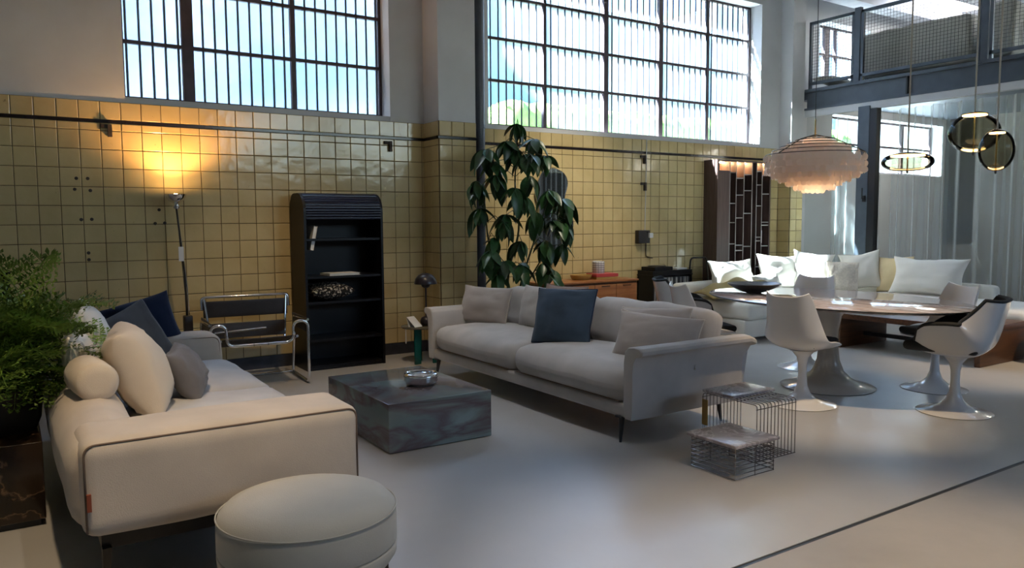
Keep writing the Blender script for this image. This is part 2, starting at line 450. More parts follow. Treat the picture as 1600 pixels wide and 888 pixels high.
M['rust'] = pmat('old_iron', (0.05, 0.035, 0.025), 0.6, 0.3, var=0.4, vscale=30)
M['rope'] = pmat('pendant_cord', (0.42, 0.36, 0.28), 0.8)
M['tag_red'] = pmat('red_brown_label', (0.22, 0.05, 0.02), 0.7)
M['cover'] = fabric('dust_sheet', (0.52, 0.50, 0.44), 0.06)

def two_sided(name, col, tcol, mix, transp=0.0):
    m = bpy.data.materials.new(name); m.use_nodes = True
    n = m.node_tree.nodes; l = m.node_tree.links; n.clear()
    out = n.new('ShaderNodeOutputMaterial'); d = n.new('ShaderNodeBsdfDiffuse'); t = n.new('ShaderNodeBsdfTranslucent'); mx = n.new('ShaderNodeMixShader')
    d.inputs[0].default_value = (*col, 1); t.inputs[0].default_value = (*tcol, 1); mx.inputs[0].default_value = mix
    l.new(d.outputs[0], mx.inputs[1]); l.new(t.outputs[0], mx.inputs[2])
    last = mx
    if transp > 0:
        tr = n.new('ShaderNodeBsdfTransparent'); m2 = n.new('ShaderNodeMixShader'); m2.inputs[0].default_value = transp
        l.new(mx.outputs[0], m2.inputs[1]); l.new(tr.outputs[0], m2.inputs[2]); last = m2
    l.new(last.outputs[0], out.inputs[0])
    return m
M['shell'] = two_sided('capiz_shell', (0.88, 0.80, 0.72), (0.95, 0.84, 0.72), 0.42, 0.08)
M['sheer'] = two_sided('sheer_curtain', (0.80, 0.84, 0.84), (0.80, 0.86, 0.88), 0.5, 0.42)
def sheer_edges(m):
    # cloth seen edge-on, in the folds, is denser
    n = m.node_tree.nodes; l = m.node_tree.links
    lw = n.new('ShaderNodeLayerWeight'); lw.inputs['Blend'].default_value = 0.35
    mr = n.new('ShaderNodeMapRange'); mr.inputs[3].default_value = 0.80; mr.inputs[4].default_value = 0.02
    l.new(lw.outputs['Facing'], mr.inputs[0])
    ms = [x for x in n if x.type == 'MIX_SHADER' and x.inputs[2].links and x.inputs[2].links[0].from_node.type == 'BSDF_TRANSPARENT'][0]
    l.new(mr.outputs[0], ms.inputs[0])
sheer_edges(M['sheer'])

# ================================================================== the setting
T = 0.152
ROW0 = 1.937

fl = struct(mk('floor', box(-4, 14, -5.18, 0.35, -0.12, 0), M['floor']), 'smooth grey poured floor')
fl2 = struct(mk('floor_front', box(-4, 14, -12, -5.205, -0.12, 0.0), M['floor2']), 'paler mottled concrete floor in front of the joint')
struct(mk('trim_1', box(-4, 14, -5.205, -5.18, -0.12, -0.004), M['black_steel']), 'dark joint strip across the floor')
struct(mk('ceiling', box(-4, 9.5, -12, 0.4, 4.9, 5.05), M['ceil']))
struct(mk('wall_left', box(-4.15, -4, -12, 0.4, -0.12, 5.05), M['plaster']))
wf = MB(); wf.box(-4.15, 14, -12.15, -12, -.12, 2.8); wf.box(-4.15, 14, -12.15, -12, 4.3, 5.05)
for a, b in ((-4.15, 4.4), (6.6, 7.0), (9.4, 14)): wf.box(a, b, -12.15, -12, 2.8, 4.3)  # openings added behind the camera to let in fill daylight
struct(mk('wall_front', wf, M['plaster']), 'unseen front wall of the hall, openings added for fill light')

def tile_mesh(name, sx, sz, depth=0.007):
    """glazed tile facing -y with a small pillowed edge"""
    c = 0.004; a, b = sx / 2, sz / 2
    v = [(-a, 0, -b), (a, 0, -b), (a, 0, b), (-a, 0, b), (-a, -depth * .6, -b), (a, -depth * .6, -b), (a, -depth * .6, b), (-a, -depth * .6, b),
         (-a + c, -depth, -b + c), (a - c, -depth, -b + c), (a - c, -depth, b - c), (-a + c, -depth, b - c)]
    f = [(0, 1, 5, 4), (1, 2, 6, 5), (2, 3, 7, 6), (3, 0, 4, 7), (4, 5, 9, 8), (5, 6, 10, 9), (6, 7, 11, 10), (7, 4, 8, 11), (8, 9, 10, 11)]
    me = bpy.data.meshes.new(name); me.from_pydata(v, [], f); me.materials.append(M['tile']); me.update()
    return me, (v, f)
GAP = 0.0045
TM, TVF = tile_mesh('tile', T - GAP, T - GAP)
tile_cache = {}
ROWS = [(ROW0 - r * T - T / 2, T) for r in range(-1, 12)]          # 13 full courses
TOPROW = (2.178 + 0.147 / 2, 0.147); PART = (2.089 + 0.062 / 2, 0.062)

def lay_tiles(parent, x0, cols, keep, side=None, single=True):
    """cols: list of (x centre, width). keep(col, row) -> built as its own tile; the rest is joined"""
    rest = MB(); n = 0
    rows = [('top', TOPROW), ('part', PART)] + [(i, r) for i, r in enumerate(ROWS)]
    for ci, (xc, w) in enumerate(cols):
        for key, (zc, h) in rows:
            q = (round(w, 3), round(h, 3))
            if q not in tile_cache: tile_cache[q] = tile_mesh('tile', w - GAP, h - GAP)
            me, vf = tile_cache[q]
            tilt = (rnd.uniform(-.004, .004), 0, rnd.uniform(-.004, .004)); dy = rnd.uniform(-0.0008, 0.0008)
            if side is None: loc = (xc, -0.004 + dy, zc); rz = 0
            else: loc = (side - 0.004 + dy, xc, zc); rz = -PI / 2
            if keep(ci, key):
                inst('tile', me, parent, loc, (tilt[0], 0, tilt[2] + rz)); n += 1
            else:
                rest.add(xform(vf, Matrix.Translation(loc) @ Matrix.Rotation(tilt[2] + rz, 4, 'Z') @ Matrix.Rotation(tilt[0], 4, 'X')))
    if rest.v:
        o = mk('tile_field', rest, M['tile'], parent); o['kind'] = 'stuff'
    return n

# --- back wall, left bay
def wall_with_opening(name, x0, x1, ox0, ox1, oz0, oz1, top=5.05):
    b = MB()
    b.box(x0, ox0, 0, 0.35, -0.1, top); b.box(ox1, x1, 0, 0.35, -0.1, top)
    b.box(ox0, ox1, 0, 0.35, -0.1, oz0); b.box(ox0, ox1, 0, 0.35, oz1, top)
    return struct(mk(name, b, M['plaster']))
wb1 = wall_with_opening('wall_back_left', -4, 3.53, 0.80, 3.162, 2.335, 4.55)
wb1['label'] = 'left bay of the yellow tiled wall under plaster'
mk('grout_bed', box(-4, 3.53, -0.004, 0, 0.113, 2.325), M['grout'], wb1)
cols = [((k + .5) * T, T) for k in range(-1, 23)] + [((23 * T + 3.53) / 2, 3.53 - 23 * T)]
lay_tiles(wb1, 0, cols, lambda c, r: c < 24 and (r == 'top' or (isinstance(r, int) and r < 11)))
rest = [((k + .5) * T, T) for k in range(-26, -1)]
lay_tiles(wb1, 0, rest, lambda c, r: False)
mk('dark_stripe', box(-4, 3.53, -0.011, 0, 2.1535, 2.1765), M['stripe'], wb1)
for i_, (hx, hz) in enumerate(((.42, 1.70), (.50, 1.70), (.405, 1.612), (.515, 1.604), (.44, 1.37), (.515, 1.372), (1.02, 1.45), (.985, 1.335), (1.06, 1.338), (.48, 1.10), (.48, 1.045))):
    mk('drill_hole', xform(lathe([(0, 0), (.014, 0), (.012, .002), (0, .002)], 9), Matrix.Translation((hx, -.0115, hz)) @ Matrix.Rotation(PI / 2, 4, 'X')), M['rust'], wb1)
struct(mk('baseboard_back_left', box(-4, 3.53, -0.016, 0, 0, 0.113), M['base_tile']))
# --- back wall, right bay
wb2 = wall_with_opening('wall_back_right', 3.53, 9.4, 4.30, 8.68, 2.335, 4.25)
wb2['label'] = 'right bay of the yellow tiled wall under plaster'
mk('grout_bed', box(3.95, 9.09, -0.004, 0, 0.113, 2.325), M['grout'], wb2)
off = 5.424
cols = [(off + (k + .5) * T, T) for k in range(-9, 24)]
lay_tiles(wb2, 0, cols, lambda c, r: 3.95 < 0 or ((c < 22 or c > 26) and (r in ('top',) or (isinstance(r, int) and r < 9))))
mk('dark_stripe', box(3.95, 9.09, -0.011, 0, 2.1535, 2.1765), M['stripe'], wb2)
struct(mk('baseboard_back_right', box(3.95, 9.09, -0.016, 0, 0, 0.113), M['base_tile']))
# --- pilasters
def pilaster(name, x0, x1, d, label):
    p = struct(mk(name, box(x0, x1, -d, 0, 0, 4.95), M['plaster']), label)
    g = MB(); g.box(x0 - .004, x1 + .004, -d - .004, -d + .02, 0.113, 2.325); g.box(x0 - .004, x0 + .02, -d, 0, 0.113, 2.325); g.box(x1 - .02, x1 + .004, -d, 0, 0.113, 2.325)
    mk('grout_bed', g, M['grout'], p)
    n = max(1, round((x1 - x0) / T)); w = (x1 - x0) / n
    fr = sroot('tmp'); bpy.data.objects.remove(fr)
    for ci in range(n):
        for key, (zc, h) in [('top', TOPROW), ('part', PART)] + list(enumerate(ROWS)):
            q = (round(w, 3), round(h, 3))
            if q not in tile_cache: tile_cache[q] = tile_mesh('tile', w - GAP, h - GAP)
            inst('tile', tile_cache[q][0], p, (x0 + (ci + .5) * w, -d - .004, zc), (rnd.uniform(-.004, .004), 0, rnd.uniform(-.004, .004)))
    n = max(1, round(d / T)); w = d / n
    for ci in range(n):
        for key, (zc, h) in [('top', TOPROW), ('part', PART)] + list(enumerate(ROWS)):
            q = (round(w, 3), round(h, 3))
            if q not in tile_cache: tile_cache[q] = tile_mesh('tile', w - GAP, h - GAP)
            inst('tile', tile_cache[q][0], p, (x0 - .004, -(ci + .5) * w, zc), (0, 0, -PI / 2 + rnd.uniform(-.004, .004)))
    s = MB(); s.box(x0 - .011, x1 + .011, -d - .011, -d + .02, 2.1535, 2.1765); s.box(x0 - .011, x0 + .02, -d, 0, 2.1535, 2.1765)
    mk('dark_stripe', s, M['stripe'], p)
    b = MB(); b.box(x0 - .016, x1 + .016, -d - .016, -d + .02, 0, .113); b.box(x0 - .016, x0 + .02, -d, 0, 0, .113)
    mk('base_tiles', b, M['base_tile'], p)
    return p
pilaster('wall_pilaster_left', 3.53, 3.95, 0.32, 'tiled pilaster between the two windows')
pilaster('wall_pilaster_right', 9.09, 9.355, 0.2, 'tiled pilaster beside the glass partition')

# --- windows
def window(name, x0, x1, z0, z1, xs, zs, label, y=0.21, step=0.1, bars=True):
    w = sroot(name, ((x0 + x1) / 2, y, z0), label)
    cx = (x0 + x1) / 2
    X = [x0] + [a for a, _ in xs] + [x1]; Zs = [z0] + zs + [z1]
    def L(x): return x - cx
    fb = MB()
    fb.box(L(x0), L(x0 + .03), -.02, .02, 0, z1 - z0); fb.box(L(x1 - .03), L(x1), -.02, .02, 0, z1 - z0)
    fb.box(L(x0), L(x1), -.02, .02, 0, .03); fb.box(L(x0), L(x1), -.02, .02, z1 - z0 - .03, z1 - z0)
    mk('frame', fb, M['frame_red'], w)
    for a, wd in xs: mk('mullion', box(L(a) - wd / 2, L(a) + wd / 2, -.025, .025, 0.02, z1 - z0 - .02), M['frame_red'], w)
    for z in zs: mk('glazing_bar', box(L(x0 + .02), L(x1 - .02), -.022, .016, z - z0 - .016, z - z0 + .016), M['frame_red'], w)
    for i in range(len(X) - 1):
        for j in range(len(Zs) - 1):
            mk('pane', box(L(X[i]) + .004, L(X[i + 1]) - .004, .0, .003, Zs[j] - z0 + .002, Zs[j + 1] - z0 - .002), M['glass_w'], w)
    if bars:
        bm_ = None; k = int((x1 - x0) / step)
        for i in range(1, k + 1):
            x = x0 + (i - .5) * (x1 - x0) / k
            if bm_ is None:
                o = mk('security_bar', tube([(0, 0, 0), (0, 0, z1 - z0)], 0.010, 6), M['bar'], w, (L(x), -.011, 0)); bm_ = o.data
            else: inst('security_bar', bm_, w, (L(x), -.011, 0))
    mk('sill', box(L(x0) - .01, L(x1) + .01, -.20, -.02, -.045, -.005), M['plaster'], w)
    return w
window('window_1', 0.80, 3.162, 2.38, 4.55, [(1.338, .095), (2.267, .035)], [2.865, 3.35, 3.83], 'left steel window with ribbed glass')
window('window_2', 4.30, 8.68, 2.38, 4.25, [(5.178, .04), (6.086, .07), (6.989, .07), (7.842, .04)], [2.88, 3.335, 3.79], 'large right steel window with ribbed glass')

# --- part of the hall past the partition
wb3 = MB(); wb3.box(9.4, 9.95, 0, .35, 2.9, 5.05); wb3.box(11.2, 14, 0, .35, 2.9, 5.05); wb3.box(9.95, 11.2, 0, .35, 2.9, 3.42); wb3.box(9.95, 11.2, 0, .35, 4.22, 5.05)
wb3.box(9.4, 10.3, 0, .35, -.1, 2.9); wb3.box(13.4, 14, 0, .35, -.1, 2.9); wb3.box(10.3, 13.4, 0, .35, -.1, 2.05)
struct(mk('wall_back_mezzanine', wb3, M['plaster']))
window('window_3', 9.95, 11.2, 3.42, 4.22, [(10.40, .12), (10.62, .03)], [3.8], 'small mezzanine window behind the wire mesh', bars=False)
window('window_4', 10.3, 13.4, 2.06, 2.9, [(11.5, .06), (12.5, .06)], [2.5], 'window seen through the sheer curtain', bars=False)
cb = MB(); cb.box(9.5, 10.9, -12, .4, 4.62, 4.8); cb.box(12.9, 14, -12, .4, 4.62, 4.8); cb.box(10.9, 12.9, -12, -3.22, 4.62, 4.8); cb.box(10.9, 12.9, -2.48, -1.22, 4.62, 4.8); cb.box(10.9, 12.9, -.48, .4, 4.62, 4.8); cb.box(9.4, 9.5, -12, .4, 4.55, 5.05)
struct(mk('ceiling_mezzanine', cb, M['ceil']))
for i, y in enumerate((-0.35, -1.35, -2.35, -3.35, -4.35)):
    struct(mk('trim_ceiling_beam', box(9.5, 14, y - .13, y + .13, 4.40, 4.62), M['ceil']), 'painted ceiling beam over the mezzanine')
mz = struct(mk('floor_mezzanine', box(9.5, 14, -12, 0, 3.02, 3.14), M['steel']))
# far wall of the room behind the curtains, with an open strip added to light the mezzanine
fw = MB(); fw.box(13.5, 13.7, -12, .35, -.1, 2.75); fw.box(13.5, 13.7, -12, .35, 2.75, 3.3); fw.box(13.5, 13.7, -12, -9, .9, 5); fw.box(13.5, 13.7, -.5, .35, .9, 5); fw.box(13.5, 13.7, -12, .35, 4.3, 5)
struct(mk('wall_right_far', fw, pmat('taupe_paint', (.20, .19, .17), .9)))
for y in (-1.4, -2.0): struct(mk('trim_far_post', box(13.5, 13.6, y - .06, y + .06, 3.3, 4.3), M['steel']))

# --- unseen point lights added to brighten the curtains and back room
for y in (-1.2, -3.2, -5.2):
    l_ = bpy.data.lights.new('back_room_fill', 'POINT'); l_.energy = 16; l_.color = (1, .93, .82); l_.shadow_soft_size = .15
    o_ = bpy.data.objects.new('back_room_fill', l_); COL.objects.link(o_); o_.location = (11.3, y, 2.5)
# --- glass partition
pt = sroot('wall_right_partition', (9.4, 0, 0), 'steel and glass partition with curtains behind')
mk('head_rail', box(-.03, .05, -11.9, -.2, 2.76, 2.85), M['plaster'], pt)
mk('floor_rail', box(-.03, .05, -11.9, -.2, 0, .05), M['black_steel'], pt)
mk('post', box(-.05, .09, -1.19, -1.03, 0, 2.80), M['steel'], pt)
mk('door_jamb', box(-.045, .05, -1.29, -1.19, 0, 2.76), M['black_steel'], pt)
hb = MB(); hb.tube(bend([(-.05, -1.15, 1.60), (-.10, -1.15, 1.60), (-.10, -1.15, 1.74)], .01), .009); hb.box(-.065, -.05, -1.17, -1.13, 1.56, 1.64)
mk('door_handle', hb, M['black_steel'], pt)
for y in (-4.1, -6.8, -9.5): mk('post', box(-.03, .05, y - .03, y + .03, .05, 2.76), M['steel'], pt)
for a, b in ((-.22, -1.03), (-1.29, -4.07), (-4.13, -6.77), (-6.83, -9.47), (-9.53, -11.9)):
    mk('pane', box(0.0, .008, b, a, .05, 2.76), M['pane'], pt)

def curtain(y0, y1, label, seed):
    rr = random.Random(seed); prof = []; y = y0; ph = 0
    while y > y1:
        wl = rr.uniform(.11, .24); am = rr.uniform(.03, .075)
        for k in range(10):
            prof.append((y - wl * k / 10, am * math.sin(2 * PI * k / 10)))
        y -= wl
    V = []; Fc = []; n = len(prof); zs = [.04, .7, 1.4, 2.1, 2.74]
    for z in zs:
        for i, (yy, xx) in enumerate(prof): V.append((xx * (1.25 - z * .12) + noise.noise(Vector((yy * 3, z, seed))) * .012, yy - y0, z))
    for j in range(len(zs) - 1):
        for i in range(n - 1): Fc.append((j * n + i, j * n + i + 1, (j + 1) * n + i + 1, (j + 1) * n + i))
    o = mk('curtain', (V, Fc), M['sheer'], None, (9.60, y0, 0), smooth=180)
    return tag(o, label, 'curtain', 'sheer curtains behind the partition')
curtain(-.50, -1.18, 'sheer white curtain hanging left of the grey steel post', 3)
curtain(-1.36, -11.2, 'wide sheer white curtain behind the pendant lamps', 5)

# --- mezzanine beam and railing
bm2 = MB(); bm2.box(9.36, 9.52, -12, -.2, 3.10, 3.14); bm2.box(9.36, 9.52, -12, -.2, 2.85, 2.88); bm2.box(9.42, 9.44, -12, -.2, 2.88, 3.10)
bmo = struct(mk('trim_steel_beam', bm2, M['steel']), 'blue-grey steel beam under the mezzanine')
for y in (-1.66, -3.6): mk('stiffener', box(9.37, 9.42, y - .01, y + .01, 2.88, 3.10), M['black_steel'], bmo)

rl = thing('mezzanine_railing', 'blue-grey steel railing with wire mesh along the mezzanine edge', 'railing', (9.43, -.22, 3.14))
for y0, y1 in ((-.22, -.90), (-1.0, -2.49), (-2.59, -4.1)):
    b0, b1 = y0 + .22, y1 + .22
    fr = MB(); fr.box(-.02, .02, b1, b0, .88, .92); fr.box(-.02, .02, b1, b0, .06, .10); fr.box(-.02, .02, b0 - .035, b0, .0, .92); fr.box(-.02, .02, b1, b1 + .035, .0, .92)
    f = mk('panel_frame', fr, M['steel'], rl)
    wm = MB()
    ny = int((b0 - b1) / .042)
    for i in range(1, ny): y = b1 + (b0 - b1) * i / ny; wm.box(-.0016, .0016, y - .0016, y + .0016, .10, .88)
    for i in range(1, 19): z = .10 + .78 * i / 19; wm.box(-.0016, .0016, b1, b0, z - .0016, z + .0016)
    o = mk('wire_mesh', wm, M['black_steel'], f); o['kind'] = 'stuff'
for y in (-.95, -2.54): mk('post', box(-.03, .03, y + .22 - .04, y + .22 + .04, 0, .96), M['steel'], rl)

# --- outside the windows
ext = thing('neighbour_building', 'pale rendered building behind the ribbed windows, its colour mottled for haze', 'building', (6, 12, -.2))
mk('wall', box(-12, 8, 0, 4, 0, 8.6), pmat('outside_render', (0.13, 0.19, 0.30), 0.9, vscale=.3, col2=(.38, .45, .60)), ext)  # broad pale patches in the wall colours imitate blurred window glare
mk('gable', box(8, 15, .3, 4, 0, 8.2), pmat('outside_gable', (0.16, 0.22, 0.30), 0.9, vscale=.3, col2=(.48, .54, .62)), ext)
mk('tower', box(15, 22, 0, 4, 0, 9.0), pmat('outside_tower', (0.12, 0.19, 0.30), 0.9, vscale=.3, col2=(.45, .52, .62)), ext)
mk('roof', box(-12.3, 8.2, -.4, 4, 8.6, 9.0), pmat('outside_roof', (0.2, 0.22, 0.26), 0.8), ext)
an = thing('blocker', 'unseen added annex outside beyond the left window', 'building', (-4, .75, -.2))  # added out of view to keep direct sun off the left window
mk('wall', box(-5, 4.6, 0, 6, 0, 7.3), pmat('blocker_brick', (.25, .16, .12), .9, var=.3), an)
mk('blocker_cap', box(-5.1, 4.7, -.1, 6, 7.3, 7.5), pmat('blocker_coping', (.3, .3, .3), .9), an)
gnd = struct(mk('ground_outside', box(-40, 50, .5, 60, -.4, -.2), pmat('outside_paving', (0.3, 0.3, 0.29), 0.9)))
hd = MB()
for i in range(14): hd.add(rbox(1.3, 1.3, 4.2, .5, 5, wr=.12, seed=i, c=(i * .9, rnd.uniform(-.2, .2), 2.1)))
o = mk('hedge', hd, pmat('hedge_green', (0.14, 0.26, 0.04), 0.8, var=.4, vscale=3), None, (9.5, 7.5, -.2), smooth=180)
tag(o, 'green hedge outside the large window', 'hedge'); o['kind'] = 'stuff'
# ================================================================== cushions
def pillow_vf(w, h, t, n=18, seed=0, wr=0.012, pinch=0.07, power=0.42):
    """scatter cushion standing in its x-z plane, bottom edge at z = 0"""
    V = []; Fc = []; ring = []
    def pt(u, v, s):
        k = ((1 - u * u) * (1 - v * v))
        th = t / 2 * (max(0, k) ** power)
        x = w / 2 * u * (1 - pinch * (1 - v * v) * abs(u) ** 3)
        z = h / 2 * v * (1 - pinch * (1 - u * u) * abs(v) ** 3) + h / 2
        y = s * th
        e = min(1, max(0, k) * 3)
        nv = noise.noise_vector(Vector((x * 6 + seed * 5.3, s * 2 + seed, z * 6)))
        n2 = noise.noise(Vector((u * 3 + seed, v * 11 + s, seed * 1.7))) + noise.noise(Vector((u * 11 - seed, v * 3 + s, seed * .7)))
        y += s * wr * n2 * e + wr * nv.y * e
        x += wr * .7 * nv.x; z += wr * .7 * nv.z * (1 if v > -.9 else .3)
        return (x, y, z)
    idx = {}
    for s in (-1, 1):
        for i in range(n + 1):
            for j in range(n + 1):
                u = math.sin(PI / 2 * (-1 + 2 * i / n)); v = math.sin(PI / 2 * (-1 + 2 * j / n))
                edge = i in (0, n) or j in (0, n)
                key = (0 if edge else s, i, j)
                if key not in idx: idx[key] = len(V); V.append(pt(u, v, 0 if edge else s))
        for i in range(n):
            for j in range(n):
                q = []
                for a, b in ((i, j), (i + 1, j), (i + 1, j + 1), (i, j + 1)):
                    edge = a in (0, n) or b in (0, n); q.append(idx[(0 if edge else s, a, b)])
                Fc.append(tuple(q if s < 0 else q[::-1]))
    for i in range(n): ring.append(V[idx[(0, i, 0)]])
    for i in range(n): ring.append(V[idx[(0, n, i)]])
    for i in range(n, 0, -1): ring.append(V[idx[(0, i, n)]])
    for i in range(n, 0, -1): ring.append(V[idx[(0, 0, i)]])
    return (V, Fc), ring

def cushion(name, label, mat, w, h, t, loc, rot, seed=0, wr=0.012, piping=None, group=None, pinch=0.07, power=.42, pr=.005):
    vf, ring = pillow_vf(w, h, t, seed=seed, wr=wr, pinch=pinch, power=power)
    o = mk(name, vf, mat, None, loc, rot, smooth=180)
    tag(o, label, 'cushion', group)
    if piping: mk('piping', tube(ring, pr, 5, True), piping, o, smooth=180)
    return o

# ================================================================== left sofa (faces +x)
s1 = thing('sofa', 'cream linen sofa with thick rounded arms on the left', 'sofa', (0.6, -2.85, 0))
mk('back', rbox(.26, 2.66, .33, .10, 10, (.02, 0, .02), .006, 1, (-.40, 0, .42)), M['linen'], s1, smooth=180)
a1 = mk('arm', rbox(1.0, .36, .34, .05, 12, (.0, .0, .012), .003, 2, (0.0, -1.18, .425)), M['linen'], s1, smooth=180)
def seam_loop(x0, x1, y, z0, z1, r):
    return bend([(x0, y, z0), (x0, y, z1), (x1, y, z1), (x1, y, z0)], r, 6)
mk('seam', tube(seam_loop(-.486, .486, -1.347, .28, .583, .04), .0042, 5), M['seam'], a1, smooth=180)
mk('maker_label', box(-.484, -.470, -1.366, -1.354, .36, .42), M['tag_red'], a1)
a2 = mk('arm', rbox(1.0, .30, .34, .06, 12, (.015, .02, .02), .005, 4, (0.0, 1.2, .425)), M['linen'], s1, smooth=180)
mk('seam', tube(seam_loop(-.483, .483, 1.065, .30, .578, .05), .0035, 5), M['seam'], a2, smooth=180)
for i, yy in enumerate((-.52, .52)):
    mk('seat_cushion', rbox(.78, 1.03, .19, .075, 12, (.02, .0, .03), .007, 6 + i, (.15, yy, .345)), M['linen_seat'], s1, smooth=180)
mk('base_frame', box(-.44, .44, -1.28, 1.28, .19, .265), M['gunmetal'], s1)
for x in (-.44, .44):
    for y in (-1.28, 1.28):
        sx = -1 if x < 0 else 1
        V = [(x - .03 * (sx > 0), y - .025, .2), (x + .03 * (sx < 0), y - .025, .2), (x + .03 * (sx < 0), y + .025, .2), (x - .03 * (sx > 0), y + .025, .2)]
        W = [(x - .014 * (sx > 0), y - .012, 0), (x + .014 * (sx < 0), y - .012, 0), (x + .014 * (sx < 0), y + .012, 0), (x - .014 * (sx > 0), y + .012, 0)]
        mk('leg', (V + W, [(0, 1, 2, 3), (7, 6, 5, 4), (0, 4, 5, 1), (1, 5, 6, 2), (2, 6, 7, 3), (3, 7, 4, 0)]), M['gunmetal'], s1)

G = 'cushions on the cream sofa'
# cushions leaning on the back of the left sofa: local -y of the cushion faces the seat
def lean(x, y, z, yaw, tilt): return (x, y, z), (-tilt, 0, yaw)
cushion('cushion', 'plump cream cushion standing nearest the front arm', M['cream'], .56, .43, .25, (.52, -3.05, .44), (R(-24), 0, R(82)), 1, .010, group=G, power=.34)
cushion('cushion', 'small grey cushion propped on the cream sofa seat', M['grey_c'], .46, .28, .17, (.75, -2.88, .445), (R(-30), 0, R(76)), 2, .014, group=G)
cushion('cushion', 'charcoal cushion between the navy and grey cushions', M['char'], .52, .40, .17, (.60, -2.06, .445), (R(-26), R(-18), R(34)), 3, .014, group=G)
cushion('cushion', 'navy blue cushion against the far arm', M['navy'], .50, .40, .15, (.66, -1.74, .46), (R(-14), R(-14), R(6)), 4, .010, group=G)
cushion('cushion', 'white cushion behind the fern fronds', M['white_c'], .58, .48, .20, (.36, -2.46, .455), (R(-16), 0, R(84)), 5, .012, group=G)
cushion('cushion', 'second white cushion low beside the fern', M['white_c'], .46, .36, .18, (.26, -2.86, .47), (R(-16), 0, R(86)), 6, .012, group=G)
bo = mk('bolster_cushion', xform(lathe([(0, -.15), (.04, -.15), (.07, -.145), (.085, -.125), (.088, 0), (.085, .125), (.07, .145), (.04, .15), (0, .15)], 28), Matrix.Rotation(PI / 2, 4, 'X')), M['cream'], None, (.21, -3.35, .665), (0, 0, R(6)), smooth=60)
tag(bo, 'short cream bolster roll on the sofa back', 'cushion', G)

# ================================================================== ottoman
ot = thing('round_ottoman', 'round ivory velvet ottoman in front of the cream sofa', 'ottoman', (.745, -4.61, 0))
ot.scale = (1.03, 1.03, 1.0)
prof = [(0, .425), (.08, .424), (.16, .420), (.22, .412), (.26, .398), (.281, .375), (.287, .352), (.288, .30), (.288, .262), (.286, .256)]
mk('seat_cushion', lathe(prof + [(.25, .256)], 64), M['velvet'], ot, smooth=180)
mk('lower_band', lathe([(.25, .254), (.285, .252), (.288, .245), (.286, .215), (.270, .190), (.2, .186), (0, .186)], 64), M['velvet'], ot, smooth=180)
mk('piping', tube([(.287 * math.cos(a), .287 * math.sin(a), .372) for a in [2 * PI * k / 64 for k in range(64)]], .0028, 5, True), M['velvet'], ot, smooth=180)
mk('ring_frame', lathe([(.235, .186), (.255, .186), (.255, .168), (.235, .168)], 48), M['gunmetal'], ot, smooth=40)
for k in range(4):
    a = R(-32 + 90 * k)
    mk('leg', tube([(.245 * math.cos(a), .245 * math.sin(a), .17), (.255 * math.cos(a), .255 * math.sin(a), 0)], [.016, .009], 8), M['gunmetal'], ot, smooth=60)

# ================================================================== coffee table with bowl
ct = thing('coffee_table', 'low green quartzite block coffee table between the sofas', 'table', (2.055, -2.61, 0))
mk('block', rbox(.69, .99, .288, .004, 2, c=(0, 0, .148)), M['quartz'], ct, smooth=30)
mk('plinth', box(-.33, .33, -.48, .48, 0, .004), M['black_steel'], ct)
bw = thing('chrome_bowl', 'round chrome bowl on the green coffee table', 'bowl', (2.115, -2.71, .292))
mk('body', lathe([(0, .004), (.07, .004), (.095, .012), (.108, .03), (.104, .045), (.112, .056), (.108, .072), (.098, .078), (.092, .072), (.098, .056), (.09, .045), (.094, .03), (.08, .014), (0, .012)], 40), M['chrome'], bw, smooth=60)
mk('inner_ring', lathe([(.04, .03), (.06, .05), (.055, .058), (.035, .04)], 32), M['chrome'], bw, smooth=60)
for k in range(3):
    a = 2 * PI * k / 3
    mk('rest', tube([(.06 * math.cos(a), .06 * math.sin(a), .05), (.1 * math.cos(a), .1 * math.sin(a), .072)], .006, 6), M['chrome'], bw, smooth=60)
mk('foot', lathe([(0, 0), (.06, 0), (.06, .005), (0, .005)], 24), M['chrome'], bw)

# ================================================================== taupe sofa (faces -x)
s2 = thing('sofa', 'taupe three-seat sofa with thin flared arms in the centre', 'sofa', (3.43, -2.47, 0))
L2 = 1.31                                                     # half length
mk('base_frame', rbox(.90, 2 * L2 - .10, .085, .02, 8, c=(-.01, 0, .195)), M['taupe'], s2, smooth=180)
for i, yy in enumerate((-.615, .615)):
    sc = mk('seat_cushion', rbox(.70, 1.225, .20, .085, 14, (.035, .004, .045), .006, 11 + i, (-.115, yy, .335)), M['taupe'], s2, smooth=180)
    ring = bend([(-.46, yy - .56, .25), (-.46, yy + .56, .25)], .02)
    mk('seam', tube(ring, .004, 5), M['seam'], sc)
def arm2(side):
    # slab with a lip folded outwards at the top, profile in (y, z), outwards = negative
    o = [(0.0, .155), (-.06, .155), (-.068, .20), (-.07, .44), (-.078, .50), (-.10, .535), (-.135, .545), (-.15, .555), (-.15, .575), (-.13, .59), (-.09, .594), (-.03, .588), (0.0, .56), (.012, .50), (.012, .2)]
    return [(side * (-a) + side * (L2 - .07), b) for a, b in o]
